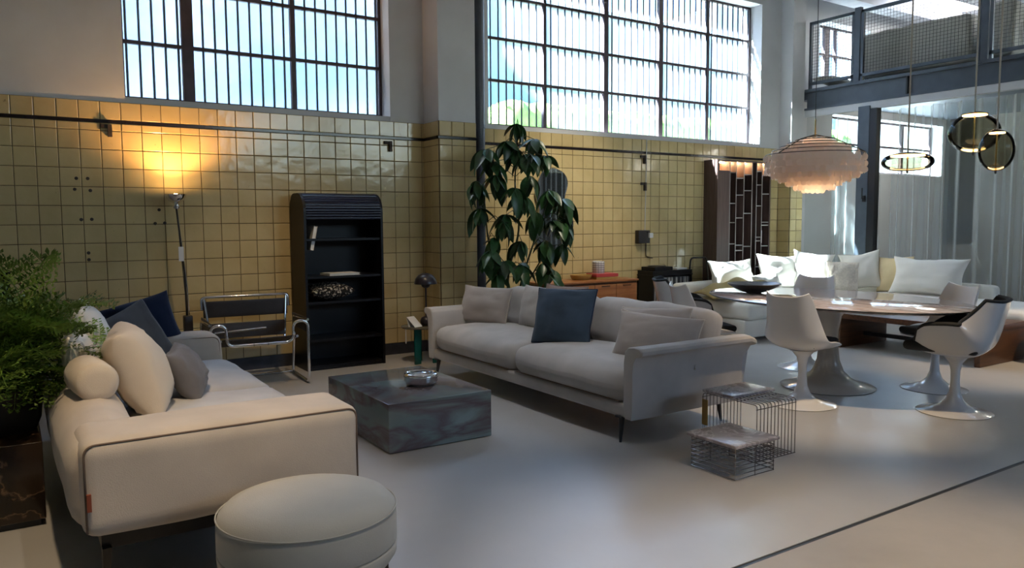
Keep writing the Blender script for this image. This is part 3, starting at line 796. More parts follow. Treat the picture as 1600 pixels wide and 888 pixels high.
for sd_ in (-1, 1):
    V = []; Fc = []; xs = [-.475, -.468, -.44, -.3, -.1, .1, .3, .44, .475, .50, .52]
    pr_ = arm2(sd_); n = len(pr_); cyy = sum(p[0] for p in pr_) / n; cz = .37
    for k, x in enumerate(xs):
        sh = 1.0 if 1 < k < 8 else (.93 if k in (0,) else 1.0)
        for (a, b) in pr_:
            bb = b
            if x > .47 and b < .50: bb = b                      # rear end
            aa = a; 
            if x >= .49:
                if b < .48: V.append((.478, aa, bb)); continue
                aa = a + (-.0) ; bb = b - (x - .47) * .35
            if k == 0: aa = cyy + (a - cyy) * .9; bb = cz + (b - cz) * .985
            nv = noise.noise_vector(Vector((x * 5, a * 5 + sd_, b * 5))) * .004
            V.append((x + nv.x * .5, aa + nv.y, bb + nv.z))
    for k in range(len(xs) - 1):
        for i in range(n): Fc.append((k * n + i, k * n + (i + 1) % n, (k + 1) * n + (i + 1) % n, (k + 1) * n + i))
    Fc.append(tuple(range(n))); Fc.append(tuple((len(xs) - 1) * n + i for i in range(n)))
    mk('arm', (V, Fc), M['taupe'], s2, smooth=50, mods=[('BEVEL', dict(width=.008, segments=2, limit_method='ANGLE'))])
mk('back_frame', rbox(.10, 2 * L2 - .16, .40, .04, 10, c=(.425, 0, .37)), M['taupe'], s2, smooth=180)
for i, yy in enumerate((-.61, .61)):
    bc = mk('back_cushion', rbox(.20, 1.20, .36, .085, 14, (.03, 0, .012), .013, 31 + i, (0, 0, 0)), M['taupe'], s2, (.335, yy, .565), (0, R(10), 0), smooth=180)
for x, y in ((-.44, -1.18), (-.44, 1.18), (.40, -1.18), (.40, 1.18)):
    d = -1 if x < 0 else 1
    mk('leg', (lambda b: (b.v, b.f))(MB().add(tube([(x, y, .16), (x + d * .02, y + (.01 if y > 0 else -.01), 0)], [.02, .008], 8))), M['black_steel'], s2, smooth=60)
    mk('leg_bracket', box(x - .03, x + .03, y - .03, y + .03, .150, .160), M['black_steel'], s2)
G = 'cushions on the taupe sofa'
cushion('cushion', 'wide taupe cushion against the far arm of the taupe sofa', M['taupe_c'], .56, .33, .17, (3.34, -1.42, .45), (R(-18), 0, R(-74)), 21, .014, M['piping'], G)
cushion('cushion', 'taupe cushion left of the brown one on the taupe sofa', M['taupe'], .46, .36, .15, (3.52, -1.98, .45), (R(-14), 0, R(-86)), 22, .012, None, G)
cushion('cushion', 'brown-grey cushion tucked behind the slate blue one', M['brown_c'], .44, .42, .14, (3.44, -2.34, .44), (R(-22), 0, R(-80)), 23, .014, M['brown_c'], G)
cushion('cushion', 'slate blue square velvet cushion in the middle of the sofa', M['blue_c'], .46, .42, .15, (3.26, -2.66, .44), (R(-20), 0, R(-62)), 24, .016, M['navy'], G, pinch=.04)
cushion('cushion', 'taupe lumbar cushion behind another at the near arm', M['taupe_c'], .56, .32, .16, (3.50, -3.34, .44), (R(-20), R(-3), R(-76)), 25, .012, M['piping'], G)
cushion('cushion', 'taupe lumbar cushion in front, closest to the near arm', M['taupe_c'], .56, .32, .15, (3.34, -3.54, .43), (R(-24), R(4), R(-62)), 26, .012, M['piping'], G)

# ================================================================== wire side tables
wt = thing('wire_side_table', 'taller chrome wire side table with pale marble top beside the taupe sofa', 'table', (3.47, -4.20, 0), 0, 'wire side tables')
for k in range(12):
    x = -.165 + .33 * k / 11
    P = bend([(x, -.195, .006), (x, -.195, .325), (x, .195, .325), (x, .195, .006)], .02, 4)
    mk('wire_loop', tube(P + [Vector((x, -.17, .006))], .0028, 6), M['wire'], wt, smooth=60)
for y, z in ((-.195, .008), (.195, .008), (-.195, .30), (.195, .30), (-.06, .321), (.06, .321)):
    mk('cross_wire', tube([(-.17, y, z), (.17, y, z)], .0028, 6), M['wire'], wt, smooth=60)
mk('top', rbox(.36, .235, .018, .006, 3, c=(.015, .085, .337)), M['grey_marble'], wt, smooth=60)
mk('hang_tag', box(-.178, -.172, .15, .19, .14, .29), M['tan_box'], wt)
wl_ = thing('wire_side_table', 'low chrome wire side table with grey marble top on the floor in front', 'table', (3.14, -4.37, 0), 0, 'wire side tables')
for k in range(8):
    z = .008 + .158 * k / 7
    P = bend([(-.155, 0, z), (-.155, -.155, z), (.155, -.155, z), (.155, .155, z), (-.155, .155, z), (-.155, 0, z)], .015, 4)
    mk('wire_loop', tube(P, .0028, 6), M['wire'], wl_, smooth=60)
for x, y in ((-.15, -.15), (.15, -.15), (.15, .15), (-.15, .15), (0, -.152), (0, .152)):
    mk('upright_wire', tube([(x, y, .003), (x, y, .17)], .0028, 6), M['wire'], wl_, smooth=60)
mk('top', rbox(.345, .345, .018, .006, 3, c=(0, 0, .18)), M['grey_marble'], wl_, smooth=60)

# ================================================================== tambour cabinet with its contents
tc_ = thing('tambour_shelf', 'tall black shelf cabinet with rounded roll-top against the tiles', 'shelf', (2.505, -.215, 0))
HW, DP, HT = .365, .195, 1.60
side = [(-DP, 0), (DP, 0), (DP, HT - .12)] + [(DP - .12 + .12 * math.cos(a), HT - .12 + .12 * math.sin(a)) for a in [PI / 2 * k / 6 for k in range(1, 7)]] + [(-DP + .17 - .17 * math.sin(a), HT - .17 + .17 * math.cos(a)) for a in [PI / 2 * k / 8 for k in range(0, 9)]]
for sx in (-1, 1):
    mk('side_panel', prism(side, sx * HW - .011, sx * HW + .011, 'x'), M['lacquer'], tc_)
mk('back_panel', box(-HW + .01, HW - .01, DP - .012, DP - .002, .03, HT - .06), M['lacquer'], tc_)
for z in (.03, .27, .61, .84, 1.18):
    mk('shelf', box(-HW + .011, HW - .011, -DP + .02, DP - .012, z - .01, z + .01), M['lacquer'], tc_)
mk('plinth', box(-HW + .011, HW - .011, -DP + .01, DP - .012, 0, .02), M['lacquer'], tc_)
path = [(-DP + .006, z) for z in (1.36, 1.385, 1.41)] + [(-DP + .17 - .164 * math.cos(a), HT - .17 + .164 * math.sin(a)) for a in [PI / 2 * k / 9 for k in range(0, 10)]] + [(DP - .12 - k * .03 + .06, HT - .006) for k in range(3, -1, -1)]
for k in range(len(path) - 1):
    (y0, z0), (y1, z1) = path[k], path[k + 1]
    dx, dz = y1 - y0, z1 - z0; ln = math.hypot(dx, dz)
    if ln < .004: continue
    a = math.atan2(dz, dx)
    vf = lathe([(0, 0), (1, 0)], 8)
    slat = [(x, math.cos(t) * ln * .49, math.sin(t) * .008) for x in (-HW + .012, HW - .012) for t in [PI * q / 5 for q in range(6)]]
    Fc = [tuple(range(5, -1, -1)), tuple(range(6, 12))] + [(q, (q + 1) % 6, 6 + (q + 1) % 6, 6 + q) for q in range(6)]
    Mx = Matrix.Translation((0, (y0 + y1) / 2, (z0 + z1) / 2)) @ Matrix.Rotation(a, 4, 'X')
    mk('tambour_slat', xform((slat, Fc), Mx), M['tambour'], tc_, smooth=35)
def book(name, label, cat, sx, sy, sz, loc, rot, mc, group=None):
    t = thing(name, label, cat, loc, 0, group); t.rotation_euler = rot
    c = MB(); c.box(-sx / 2, sx / 2, -sy / 2, sy / 2, 0, .004); c.box(-sx / 2, sx / 2, -sy / 2, sy / 2, sz - .004, sz); c.box(-sx / 2, -sx / 2 + .004, -sy / 2, sy / 2, 0, sz)
    mk('cover', c, mc, t)
    mk('pages', box(-sx / 2 + .004, sx / 2 - .006, -sy / 2 + .006, sy / 2 - .006, .004, sz - .004), M['paper'], t)
    return t
b1 = book('book', 'book leaning on the left side of the black shelf', 'book', .22, .20, .03, (2.245, -.27, 1.192), (0, R(-79), 0), M['paper'])
b2 = book('book', 'white book lying flat on the black shelf', 'book', .30, .22, .02, (2.50, -.28, .851), (0, 0, R(4)), M['paper'])
cushion('cushion', 'black and white boucle cushion lying on the black shelf', M['boucle'], .40, .36, .16, (2.40, -.40, .705), (R(-90), 0, R(0)), 41, .006)

# ================================================================== tubular armchair
wc = thing('tubular_armchair', 'chrome tubular armchair with black leather straps', 'chair', (1.62, -.58, 0), R(-4))
ch = .0125
for s in (-1, 1):
    P = bend([(s * .38, .26, .012), (s * .38, -.30, .012), (s * .38, -.30, .53), (s * .26, -.30, .53), (s * .26, -.30, .36), (s * .05, -.30, .36)], .07, 6)
    mk('side_tube', tube(P, ch, 8), M['chrome'], wc, smooth=60)
    P = bend([(s * .38, .26, .012), (s * .38, .20, .30), (s * .38, .20, .52), (s * .38, -.29, .535)], .06, 5)
    mk('arm_tube', tube(P, ch, 8), M['chrome'], wc, smooth=60)
    P = bend([(s * .30, -.26, .40), (s * .30, .22, .28), (s * .34, .30, .69)], .05, 6)
    mk('seat_tube', tube(P, ch * .9, 8), M['chrome'], wc, smooth=60)
    mk('arm_strap', rbox(.012, .50, .12, .005, 6, c=(s * .375, -.04, .49)), M['leather'], wc, smooth=60)
    mk('cap', lathe([(0, -.016), (.012, -.012), (.016, 0), (.012, .012), (0, .016)], 12, (s * .26, -.31, .43)), M['chrome'], wc, smooth=180)
mk('front_bar', tube([(-.06, -.30, .36), (.06, -.30, .36)], ch, 8), M['chrome'], wc, smooth=60)
mk('top_bar', tube(bend([(-.36, .30, .60), (-.36, .31, .705), (.36, .31, .705), (.36, .30, .60)], .03, 4), ch, 8), M['chrome'], wc, smooth=60)
mk('floor_bar', tube([(-.38, .26, .012), (.38, .26, .012)], ch, 8), M['chrome'], wc, smooth=60)
mk('back_strap', rbox(.70, .010, .14, .004, 6, c=(0, .295, .60)), M['leather'], wc, smooth=60)
mk('lower_back_strap', xform(rbox(.62, .010, .13, .004, 6), Matrix.Translation((0, .23, .42)) @ Matrix.Rotation(R(-12), 4, 'X')), M['leather'], wc, smooth=60)
mk('seat_sling', xform(rbox(.58, .50, .010, .004, 8), Matrix.Translation((0, -.02, .345)) @ Matrix.Rotation(R(-14), 4, 'X')), M['leather'], wc, smooth=60)
mk('cross_bar', tube([(-.30, .05, .425), (.10, -.02, .455)], ch * .8, 8), M['chrome'], wc, smooth=60)

# ================================================================== floor lamp by the tiles
lp = thing('floor_lamp', 'slim uplighter floor lamp glowing against the tiles', 'lamp', (1.175, -.22, 0))
bs = MB(); bs.box(-.10, .10, -.09, .09, 0, .02); bs.box(-.07, .07, -.04, .04, .02, .05)
mk('base', bs, M['rust'], lp)
mk('transformer', rbox(.07, .07, .14, .01, 3, c=(.0, 0, .49)), M['leather'], lp, smooth=40)
mk('stem', tube([(0, 0, .03), (-.01, 0, .9), (-.055, 0, 1.47)], .008, 8), M['gunmetal'], lp, smooth=60)
mk('telescopic_rod', tube([(.03, 0, .05), (.005, 0, .8), (-.03, 0, 1.22)], .005, 6), M['chrome'], lp, smooth=60)
mk('cable', tube(bend([(-.055, -.01, 1.47), (-.045, -.02, 1.2), (-.03, -.015, 1.0), (-.02, -.01, .8), (.0, -.02, .56)], .1), .003, 5), M['leather'], lp, smooth=60)
mk('paper_tag', box(-.055, -.015, -.022, -.018, 1.02, 1.14), M['white_plastic'], lp)
mk('socket', lathe([(0, 1.455), (.022, 1.455), (.03, 1.475), (.018, 1.49), (.018, 1.51)], 20, (-.055, 0, 0)), M['chrome'], lp, smooth=50)
mk('reflector', lathe([(.018, 1.50), (.05, 1.515), (.075, 1.545), (.085, 1.575), (.082, 1.576), (.07, 1.547), (.047, 1.52), (.016, 1.508)], 28, (-.055, 0, 0)), M['chrome'], lp, smooth=60)
mk('bulb', lathe([(0, 1.512), (.03, 1.525), (.05, 1.55), (.055, 1.568), (.03, 1.578), (0, 1.58)], 20, (-.055, 0, 0)), M['bulb'], lp, smooth=180)
ll = bpy.data.lights.new('uplighter', 'SPOT'); ll.energy = 32; ll.color = (1, .52, .18); ll.spot_size = R(150); ll.spot_blend = .6; ll.shadow_soft_size = .03
lo = bpy.data.objects.new('uplighter', ll); COL.objects.link(lo); lo.location = (1.12, -.22, 1.60); lo.rotation_euler = (R(180 + 14), 0, 0)

# ================================================================== side table and mushroom lamp
st = thing('round_side_table', 'small round side table with petrol green legs by the taupe sofa', 'table', (3.19, -.56, 0))
mk('top', lathe([(0, .335), (.19, .335), (.195, .34), (.195, .347), (.19, .351), (0, .351)], 40), pmat('smoked_top', (.10, .085, .06), .15), st, smooth=40)
mk('leg', box(-.115, -.055, -.09, -.07, 0, .335), M['green_glass'], st)
mk('leg', box(.06, .12, -.12, -.10, 0, .335), M['green_glass'], st)
mk('leg', box(-.02, .04, .08, .10, 0, .335), M['green_glass'], st)
mk('hang_label', box(-.185, -.183, -.05, -.03, .20, .335), M['paper'], st)
fl_ = thing('table_lamp', 'dark mushroom table lamp on the round side table', 'lamp', (3.24, -.56, .351))
mk('base', lathe([(0, 0), (.04, 0), (.055, .02), (.058, .045), (.045, .075), (.02, .088), (0, .09)], 28), M['lampblack'], fl_, smooth=180)
mk('stem', tube([(0, 0, .08), (0, 0, .41)], .008, 10), M['lampblack'], fl_, smooth=60)
mk('upper_shade', lathe([(0, .50), (.03, .497), (.07, .478), (.098, .445), (.108, .405), (.108, .395), (.104, .395), (.094, .44), (.066, .472), (.03, .49), (0, .493)], 40), M['lampblack'], fl_, smooth=60)
mk('lower_shade', lathe([(0, .355), (.02, .357), (.038, .37), (.046, .392), (.043, .392), (.035, .373), (.018, .362), (0, .36)], 28), M['lampblack'], fl_, smooth=60)
mk('finial', lathe([(0, .497), (.008, .498), (.008, .506), (0, .510)], 12), M['brass'], fl_)
pp = thing('leaflet', 'white folded leaflet propped beside the mushroom lamp', 'leaflet', (3.12, -.64, .352), R(20))
mk('sheet', xform(box(-.05, .05, -.001, .001, 0, .14), Matrix.Rotation(R(-50), 4, 'X')), M['paper'], pp)
mk('fold', xform(box(-.05, .05, -.001, .001, 0, .10), Matrix.Translation((0, .107, .09)) @ Matrix.Rotation(R(180 - 15), 4, 'X')), M['paper'], pp)

# ================================================================== marble plinth, fern and stand
mp_ = thing('marble_plinth', 'brown veined marble plinth at the left edge', 'plinth', (-.30, -2.93, 0))
mk('block', rbox(.64, .54, .35, .006, 2, c=(0, 0, .205)), M['brown_marble'], mp_, smooth=30)
mk('kick', box(-.30, .30, -.25, .25, 0, .032), M['black_steel'], mp_)
fp = thing('potted_fern', 'feathery green fern in a dark pot on the marble plinth', 'plant', (-.10, -2.90, .381))
mk('pot', lathe([(0, 0), (.11, 0), (.13, .05), (.145, .18), (.15, .20), (.135, .20), (.13, .18), (0, .17)], 32), M['pot'], fp, smooth=50)
mk('soil', lathe([(0, .175), (.128, .172)], 24), M['soil'], fp)
def frond_mesh(ln, seed):
    rr = random.Random(seed); b = MB(); pts = []
    N = 15
    for k in range(N + 1):
        t = k / N; pts.append(Vector((ln * (t * .92), 0, ln * (.75 * t - .78 * t * t))))
    b.tube(pts, [.0035 * (1 - .7 * k / N) for k in range(N + 1)], 4)
    for k in range(2, N + 1):
        p = pts[k]; t = k / N; w = ln * .36 * (1 - t) ** .6 * min(1, t * 3) + .02
        for s in (-1, 1):
            a = rr.uniform(.75, 1.0); d = Vector((.55, s * a, rr.uniform(-.25, .25))).normalized()
            m_ = 6
            for q in range(1, m_ + 1):
                c = p + d * w * q / m_; l_ = .036 * (1.15 - q / m_ * .6)
                for s2_ in (-1, 1):
                    dd = (d * .6 + Vector((s2_ * .8, 0, rr.uniform(-.4, .4)))).normalized(); sd2 = dd.cross(Vector((0, 0, 1))).normalized() * .0055
                    i0 = len(b.v); tip = c + dd * l_
                    b.v += [tuple(c), tuple(c + dd * l_ * .5 + sd2), tuple(tip), tuple(c + dd * l_ * .5 - sd2)]
                    b.f.append((i0, i0 + 1, i0 + 2, i0 + 3))
            b.f.append((len(b.v), len(b.v) + 1, len(b.v) + 2)); e = p + d * w; b.v += [tuple(p), tuple(e), tuple(p + Vector((.004, 0, .003)))]
    o = mk('frond', b, M['leaf2'], fp, clean=False); return o
fr0 = [frond_mesh(.52, 1), frond_mesh(.42, 2), frond_mesh(.60, 3)]
rf = random.Random(11)
for o in fr0: o.location = (0, 0, .2)
nf = 0
for k in range(66):
    az = rf.uniform(0, 2 * PI); el = rf.uniform(-1.2, .3) ; sc = rf.uniform(.75, 1.22)
    if k < 3: o = fr0[k]
    else: o = inst('frond', fr0[k % 3].data, fp, (0, 0, .2))
    o.location = (rf.uniform(-.05, .05), rf.uniform(-.05, .05), .18 + rf.uniform(0, .08))
    o.rotation_euler = (rf.uniform(-.5, .5), el, az); o.scale = (sc, sc, sc)
# slatted black stand behind the fern
sb = thing('black_stand', 'black slatted stand half hidden behind the fern', 'stand', (-.32, -2.2, 0))
for x in (-.24, .24):
    for y in (-.2, .2): mk('leg', box(x - .02, x + .02, y - .02, y + .02, 0, .72), M['black_steel'], sb)
for z in (.28, .48, .70): mk('shelf', box(-.26, .26, -.22, .22, z, z + .03), M['black_steel'], sb)
bk_ = MB(); bk_.box(-.26, .26, -.215, -.185, .955, .985); bk_.box(-.26, .26, -.215, -.185, 1.05, 1.09)
for x in (-.25, .235): bk_.box(x - .02, x + .02, -.215, -.185, .70, 1.09)
mk('back_frame', bk_, M['black_steel'], sb)
for z in (.16, .38, .60): mk('slat', box(-.26, .26, -.225, -.21, z, z + .05), M['black_steel'], sb)
# ================================================================== pedestal dining table
TX, TY, TZ = 5.38, -3.40, .71
dt = thing('dining_table', 'oval veined marble dining table on a pale grey pedestal', 'table', (TX, TY, 0), R(-4))
N = 72; ax, ay = .735, 1.10; V = []; Fc = []
prof = [(.90, -.030), (.965, -.022), (1.0, -.006), (1.0, -.002), (.994, 0)]
for k, z in prof:
    for i in range(N):
        a = 2 * PI * i / N; V.append((ax * k * math.cos(a), ay * k * math.sin(a) , TZ + z))
for j in range(len(prof) - 1):
    for i in range(N): Fc.append((j * N + i, j * N + (i + 1) % N, (j + 1) * N + (i + 1) % N, (j + 1) * N + i))
Fc.append(tuple(range(N - 1, -1, -1))); Fc.append(tuple((len(prof) - 1) * N + i for i in range(N)))
mk('top', (V, Fc), M['table_marble'], dt, smooth=30)
mk('edge_band', tube([(ax * .998 * math.cos(2 * PI * i / N), ay * .998 * math.sin(2 * PI * i / N), TZ - .006) for i in range(N)], .005, 6, True), M['black_steel'], dt, smooth=60)
mk('pedestal', lathe([(0, 0), (.355, 0), (.36, .006), (.34, .016), (.26, .035), (.18, .07), (.12, .13), (.085, .22), (.072, .34), (.075, .46), (.095, .57), (.14, .64), (.20, .675), (.22, .682), (0, .682)], 56), M['table_base'], dt, smooth=60)
bl = mk('wide_bowl', lathe([(0, 0), (.07, 0), (.10, .008), (.17, .04), (.225, .075), (.222, .08), (.16, .05), (.09, .022), (0, .018)], 48), pmat('dark_bronze_bowl', (.10, .09, .085), .3, .5), None, (5.28, -2.74, TZ + .002), smooth=60)
tag(bl, 'wide dark shallow bowl on the marble table', 'bowl')

# ================================================================== pedestal chairs
def smoothstep(t): t = max(0, min(1, t)); return t * t * (3 - 2 * t)
def interp(tab, t):
    n = len(tab) - 1; x = t * n; i = min(int(x), n - 1); f = x - i
    p0, p1, p2, p3 = tab[max(i - 1, 0)], tab[i], tab[i + 1], tab[min(i + 2, n)]
    return [0.5 * (2 * b + (c - a) * f + (2 * a - 5 * b + 4 * c - d) * f * f + (-a + 3 * b - 3 * c + d) * f ** 3) for a, b, c, d in zip(p0, p1, p2, p3)]
# centre line (x forward, z), half width, how far the side edges lift and come forward
SIDE = [(.235, .425, .175, .000, .0), (.13, .410, .235, .040, .0), (0, .405, .258, .075, .0), (-.12, .415, .258, .075, .03), (-.19, .465, .245, .055, .075), (-.225, .56, .222, .025, .095), (-.250, .67, .20, .012, .085), (-.270, .77, .180, .020, .06), (-.278, .80, .165, .032, .045)]
ARM = [(.24, .43, .22, .15, 0), (.13, .41, .29, .215, 0), (0, .40, .312, .24, 0), (-.12, .41, .315, .23, .05), (-.20, .46, .31, .185, .12), (-.24, .56, .29, .10, .16), (-.265, .67, .255, .035, .14), (-.285, .755, .225, .01, .11), (-.292, .79, .205, .012, .09)]
def shell_grid(tab, nu=26, nv=18, inset=0.0, lift=0.0):
    V = []; Fc = []
    for i in range(nu + 1):
        t = i / nu; x, z, w, up, fw = interp(tab, t)
        x2, z2, *_ = interp(tab, min(1, t + .02)); x1, z1, *_ = interp(tab, max(0, t - .02))
        tx, tz = x2 - x1, z2 - z1; ln = math.hypot(tx, tz); nx, nz = tz / ln, -tx / ln    # inward normal (towards the sitter)
        nx, nz = (nx, nz) if nz > 0 or nx > 0 else (-nx, -nz)
        for j in range(nv + 1):
            s = math.sin(PI / 2 * (-1 + 2 * j / nv)); c = abs(s) ** (4.5 if tab is ARM else 3.0)
            px = x + fw * c + nx * lift; py = s * w * (1 - inset) * (1 - .05 * c); pz = z + up * c + nz * lift
            if t < .12: px -= (.12 - t) / .12 * .05 * c
            V.append((px, py, pz))
    m = nv + 1
    for i in range(nu):
        for j in range(nv): Fc.append((i * m + j, i * m + j + 1, (i + 1) * m + j + 1, (i + 1) * m + j))
    return V, Fc
def rim(tab, nu=26, nv=18):
    V, _ = shell_grid(tab, nu, nv); m = nv + 1
    return [V[i * m] for i in range(nu + 1)] + [V[nu * m + j] for j in range(1, m)] + [V[i * m + nv] for i in range(nu - 1, -1, -1)] + [V[j] for j in range(nv - 1, 0, -1)]
def shell_obj(tab, t):
    return mk('shell', shell_grid(tab), M['white_gloss'], t, smooth=180, clean=False, mods=[('SOLIDIFY', dict(thickness=.012, offset=0)), ('SUBSURF', dict(levels=1, render_levels=1))])
PED = [(0, 0), (.235, 0), (.24, .004), (.225, .010), (.16, .022), (.10, .045), (.058, .085), (.036, .14), (.029, .22), (.03, .29), (.042, .345), (.075, .385), (.11, .402), (0, .402)]
def tulip(kind, label, x, y, rz):
    t = thing('pedestal_chair', label, 'chair', (x, y, 0), rz, 'white pedestal chairs around the dining table')
    if kind == 'arm':
        shell_obj(ARM, t)
        V, Fc = shell_grid(ARM, lift=.014, inset=.035)
        mk('upholstery', (V, Fc), M['pad'], t, smooth=180, clean=False, mods=[('SOLIDIFY', dict(thickness=.012, offset=0))])
        mk('rim_edging', tube(rim(ARM), .012, 6, True), M['pad'], t, smooth=180)
        mk('seat_pad', rbox(.46, .42, .065, .03, 8, (0, 0, .012), 0, 0, (.06, 0, .465)), M['pad'], t, smooth=180)
    else:
        shell_obj(SIDE, t)
        mk('seat_pad', rbox(.36, .34, .05, .024, 8, (0, 0, .012), 0, 0, (.03, 0, .458)), M['pad'], t, smooth=180)
    mk('pedestal', lathe(PED, 44), M['white_gloss'], t, smooth=60)
    return t
tulip('side', 'white pedestal chair in the centre with its back to the viewer', 4.70, -3.66, R(8))
tulip('arm', 'white pedestal armchair with charcoal lining at the right table end', 5.36, -4.40, R(104))
tulip('side', 'white pedestal chair behind the table, nearest the fur cushion', 5.92, -2.80, R(196))
tulip('side', 'white pedestal chair behind the right end of the table', 5.98, -3.93, R(158))
tulip('side', 'white pedestal chair just behind the near end of the taupe sofa back', 4.70, -2.72, R(-24))
tulip('arm', 'white pedestal armchair with charcoal lining at the left table end', 5.12, -2.10, R(-38))

# ================================================================== white corner sofa
ws = thing('corner_sofa', 'long white corner sofa along the tiled wall and curtain', 'sofa', (8.0, -1.0, 0))
def wr_(n, x0, x1, y0, y1, z0, z1, m, r=.05, wr=.004, puff=(.01, .01, .015), seed=0):
    return mk(n, rbox(x1 - x0, y1 - y0, z1 - z0, r, 10, puff, wr, seed, ((x0 + x1) / 2 - 8.0, (y0 + y1) / 2 + 1.0, (z0 + z1) / 2)), m, ws, smooth=180)
wr_('base', 6.60, 9.25, -1.55, -.45, .04, .24, M['white_c'], .02, 0, (0, 0, 0))
wr_('base', 8.15, 9.25, -3.65, -1.55, .04, .24, M['white_c'], .02, 0, (0, 0, 0))
for i, (a, b) in enumerate(((6.60, 7.45), (7.45, 8.30), (8.30, 9.25))): wr_('seat_cushion', a + .005, b - .005, -1.60, -.62, .24, .43, M['white_c'], .05, .004, seed=i)
for i, (a, b) in enumerate(((-2.6, -1.6), (-3.65, -2.6))): wr_('seat_cushion', 8.12, 9.12, a + .005, b - .005, .24, .43, M['white_c'], .06, .004, seed=i + 4)
wr_('backrest', 6.60, 9.25, -.62, -.42, .20, .58, M['white_c'], .05, .004)
wr_('backrest', 9.10, 9.27, -2.9, -.62, .20, .58, M['white_c'], .05, .004)
G = 'cushions on the white corner sofa'
cushion('cushion', 'white cushion at the left end behind the mustard blanket', M['white_c'], .80, .42, .20, (7.36, -.75, .44), (R(-14), 0, R(2)), 51, .016, None, G, pinch=.16)
cushion('cushion', 'white cushion right of the sofa end, in front of the bookcase edge', M['white_c'], .84, .46, .22, (8.22, -.80, .44), (R(-14), R(3), R(-2)), 52, .018, None, G, pinch=.16)
cushion('cushion', 'creased white cushion lying low behind the dark bowl', M['white_c'], .50, .28, .18, (7.62, -1.10, .44), (R(-30), R(-5), R(8)), 57, .016, None, G)
cushion('cushion', 'sunlit white cushion left of the shaggy one', M['white_c'], .50, .50, .18, (8.46, -.98, .44), (R(-16), R(8), R(-54)), 53, .018, None, G, pinch=.14)
cushion('cushion', 'shaggy white fur cushion in the sofa corner', M['fur'], .38, .38, .16, (8.58, -1.38, .44), (R(-16), R(2), R(-50)), 54, .02, None, G)
cushion('cushion', 'white cushion tilted on one corner in the sofa corner', M['white_c'], .50, .50, .18, (8.90, -1.46, .44), (R(-14), R(-10), R(-68)), 55, .016, M['rope'], G, pinch=.16)
cushion('cushion', 'butter yellow cushion behind the tilted white one', M['ivory'], .42, .44, .15, (9.0, -1.80, .44), (R(-14), R(-3), R(-82)), 56, .012, None, G)
cushion('cushion', 'large white cushion leaning against the curtain side', M['white_c'], .86, .46, .24, (8.86, -2.26, .44), (R(-18), 0, R(-84)), 58, .016, None, G, pinch=.14)
# mustard blanket over the sofa end
V = []; Fc = []; nx_, ny_ = 20, 34
for i in range(nx_ + 1):
    for j in range(ny_ + 1):
        x = -.34 + .68 * i / nx_; y = -.50 + 1.0 * j / ny_
        e_ = max(0, 1 - (abs(x) / .34) ** 4) * max(0, 1 - (abs(y) / .5) ** 4); f = (.020 * math.sin(y * 20 + 2.5 * math.sin(x * 4)) + .02 * noise.noise(Vector((x * 4, y * 4, 3)))) * e_
        V.append((x, y, .02 + f + .19 * max(0, math.cos(y * 3.0)) ** .6 * max(0, math.cos(x * 4.4)) ** .6))
for i in range(nx_):
    for j in range(ny_):
        a = i * (ny_ + 1) + j; Fc.append((a, a + 1, a + ny_ + 2, a + ny_ + 1))
bk = mk('blanket', (V, Fc), M['mustard'], None, (7.02, -1.16, .44), (0, 0, R(64)), smooth=180, clean=False, mods=[('SOLIDIFY', dict(thickness=.018, offset=1))])
tag(bk, 'folded mustard wool blanket on the left end of the white sofa', 'blanket')

# ================================================================== walnut bench
wbn = thing('walnut_bench', 'low walnut bench with slab ends in front of the white sofa', 'bench', (7.56, -3.0, 0))
mk('top', rbox(.84, 1.44, .055, .004, 2, c=(0, 0, .335)), M['walnut'], wbn, smooth=30)
for y in (-.69, .69): mk('end_panel', rbox(.84, .05, .305, .003, 2, c=(0, y, .1545)), M['walnut'], wbn, smooth=30)
mk('stretcher', box(-.02, .02, -.66, .66, .10, .14), M['black_steel'], wbn)
mk('stay', box(-.06, -.03, -.02, .02, .12, .308), M['black_steel'], wbn)
# round white pouf at the far right end
pf = mk('pouf', rbox(.60, .9, .42, .14, 10, (.02, .02, .02), .006, 3, (0, 0, .212)), M['white_c'], None, (8.05, -4.22, 0), smooth=180)
tag(pf, 'rounded white pouf at the right edge beyond the walnut bench', 'pouf')

# ================================================================== capiz chandelier
ch_ = thing('shell_chandelier', 'tiered chandelier of pale shell discs above the dining table', 'chandelier', (5.31, -3.28, 1.50))
tiers = [(.37, .345, .13), (.32, .378, .20), (.262, .408, .26), (.205, .435, .315), (.145, .46, .375), (.08, .48, .415)]
rc = random.Random(4)
for r, z, drop in tiers:
    fr_ = mk('ring', tube([(r * math.cos(2 * PI * k / 48), r * math.sin(2 * PI * k / 48), z) for k in range(48)], .0035, 5, True), M['gunmetal'], ch_, smooth=60)
    d = MB(); n = max(6, int(2 * PI * r / .036)); m_ = max(3, int(drop / .040))
    for k in range(n):
        for q in range(m_):
            a = 2 * PI * (k + .5 * (q % 2)) / n; rad = r + rc.uniform(-.006, .006); zc = z - .03 - q * (drop - .03) / max(1, m_ - 1)
            nrm = Vector((math.cos(a + rc.uniform(-.7, .7)), math.sin(a + rc.uniform(-.7, .7)), rc.uniform(-.15, .15))).normalized()
            tv = nrm.cross(Vector((0, 0, 1))).normalized(); uv = tv.cross(nrm); c = Vector((rad * math.cos(a), rad * math.sin(a), zc))
            i0 = len(d.v); R_ = .0255
            d.v += [tuple(c + tv * R_ * math.cos(t) + uv * R_ * math.sin(t)) for t in [2 * PI * e / 9 for e in range(9)]]; d.f.append(tuple(range(i0, i0 + 9)))
    o = mk('shell_discs', d, M['shell'], fr_, clean=False); o['kind'] = 'stuff'
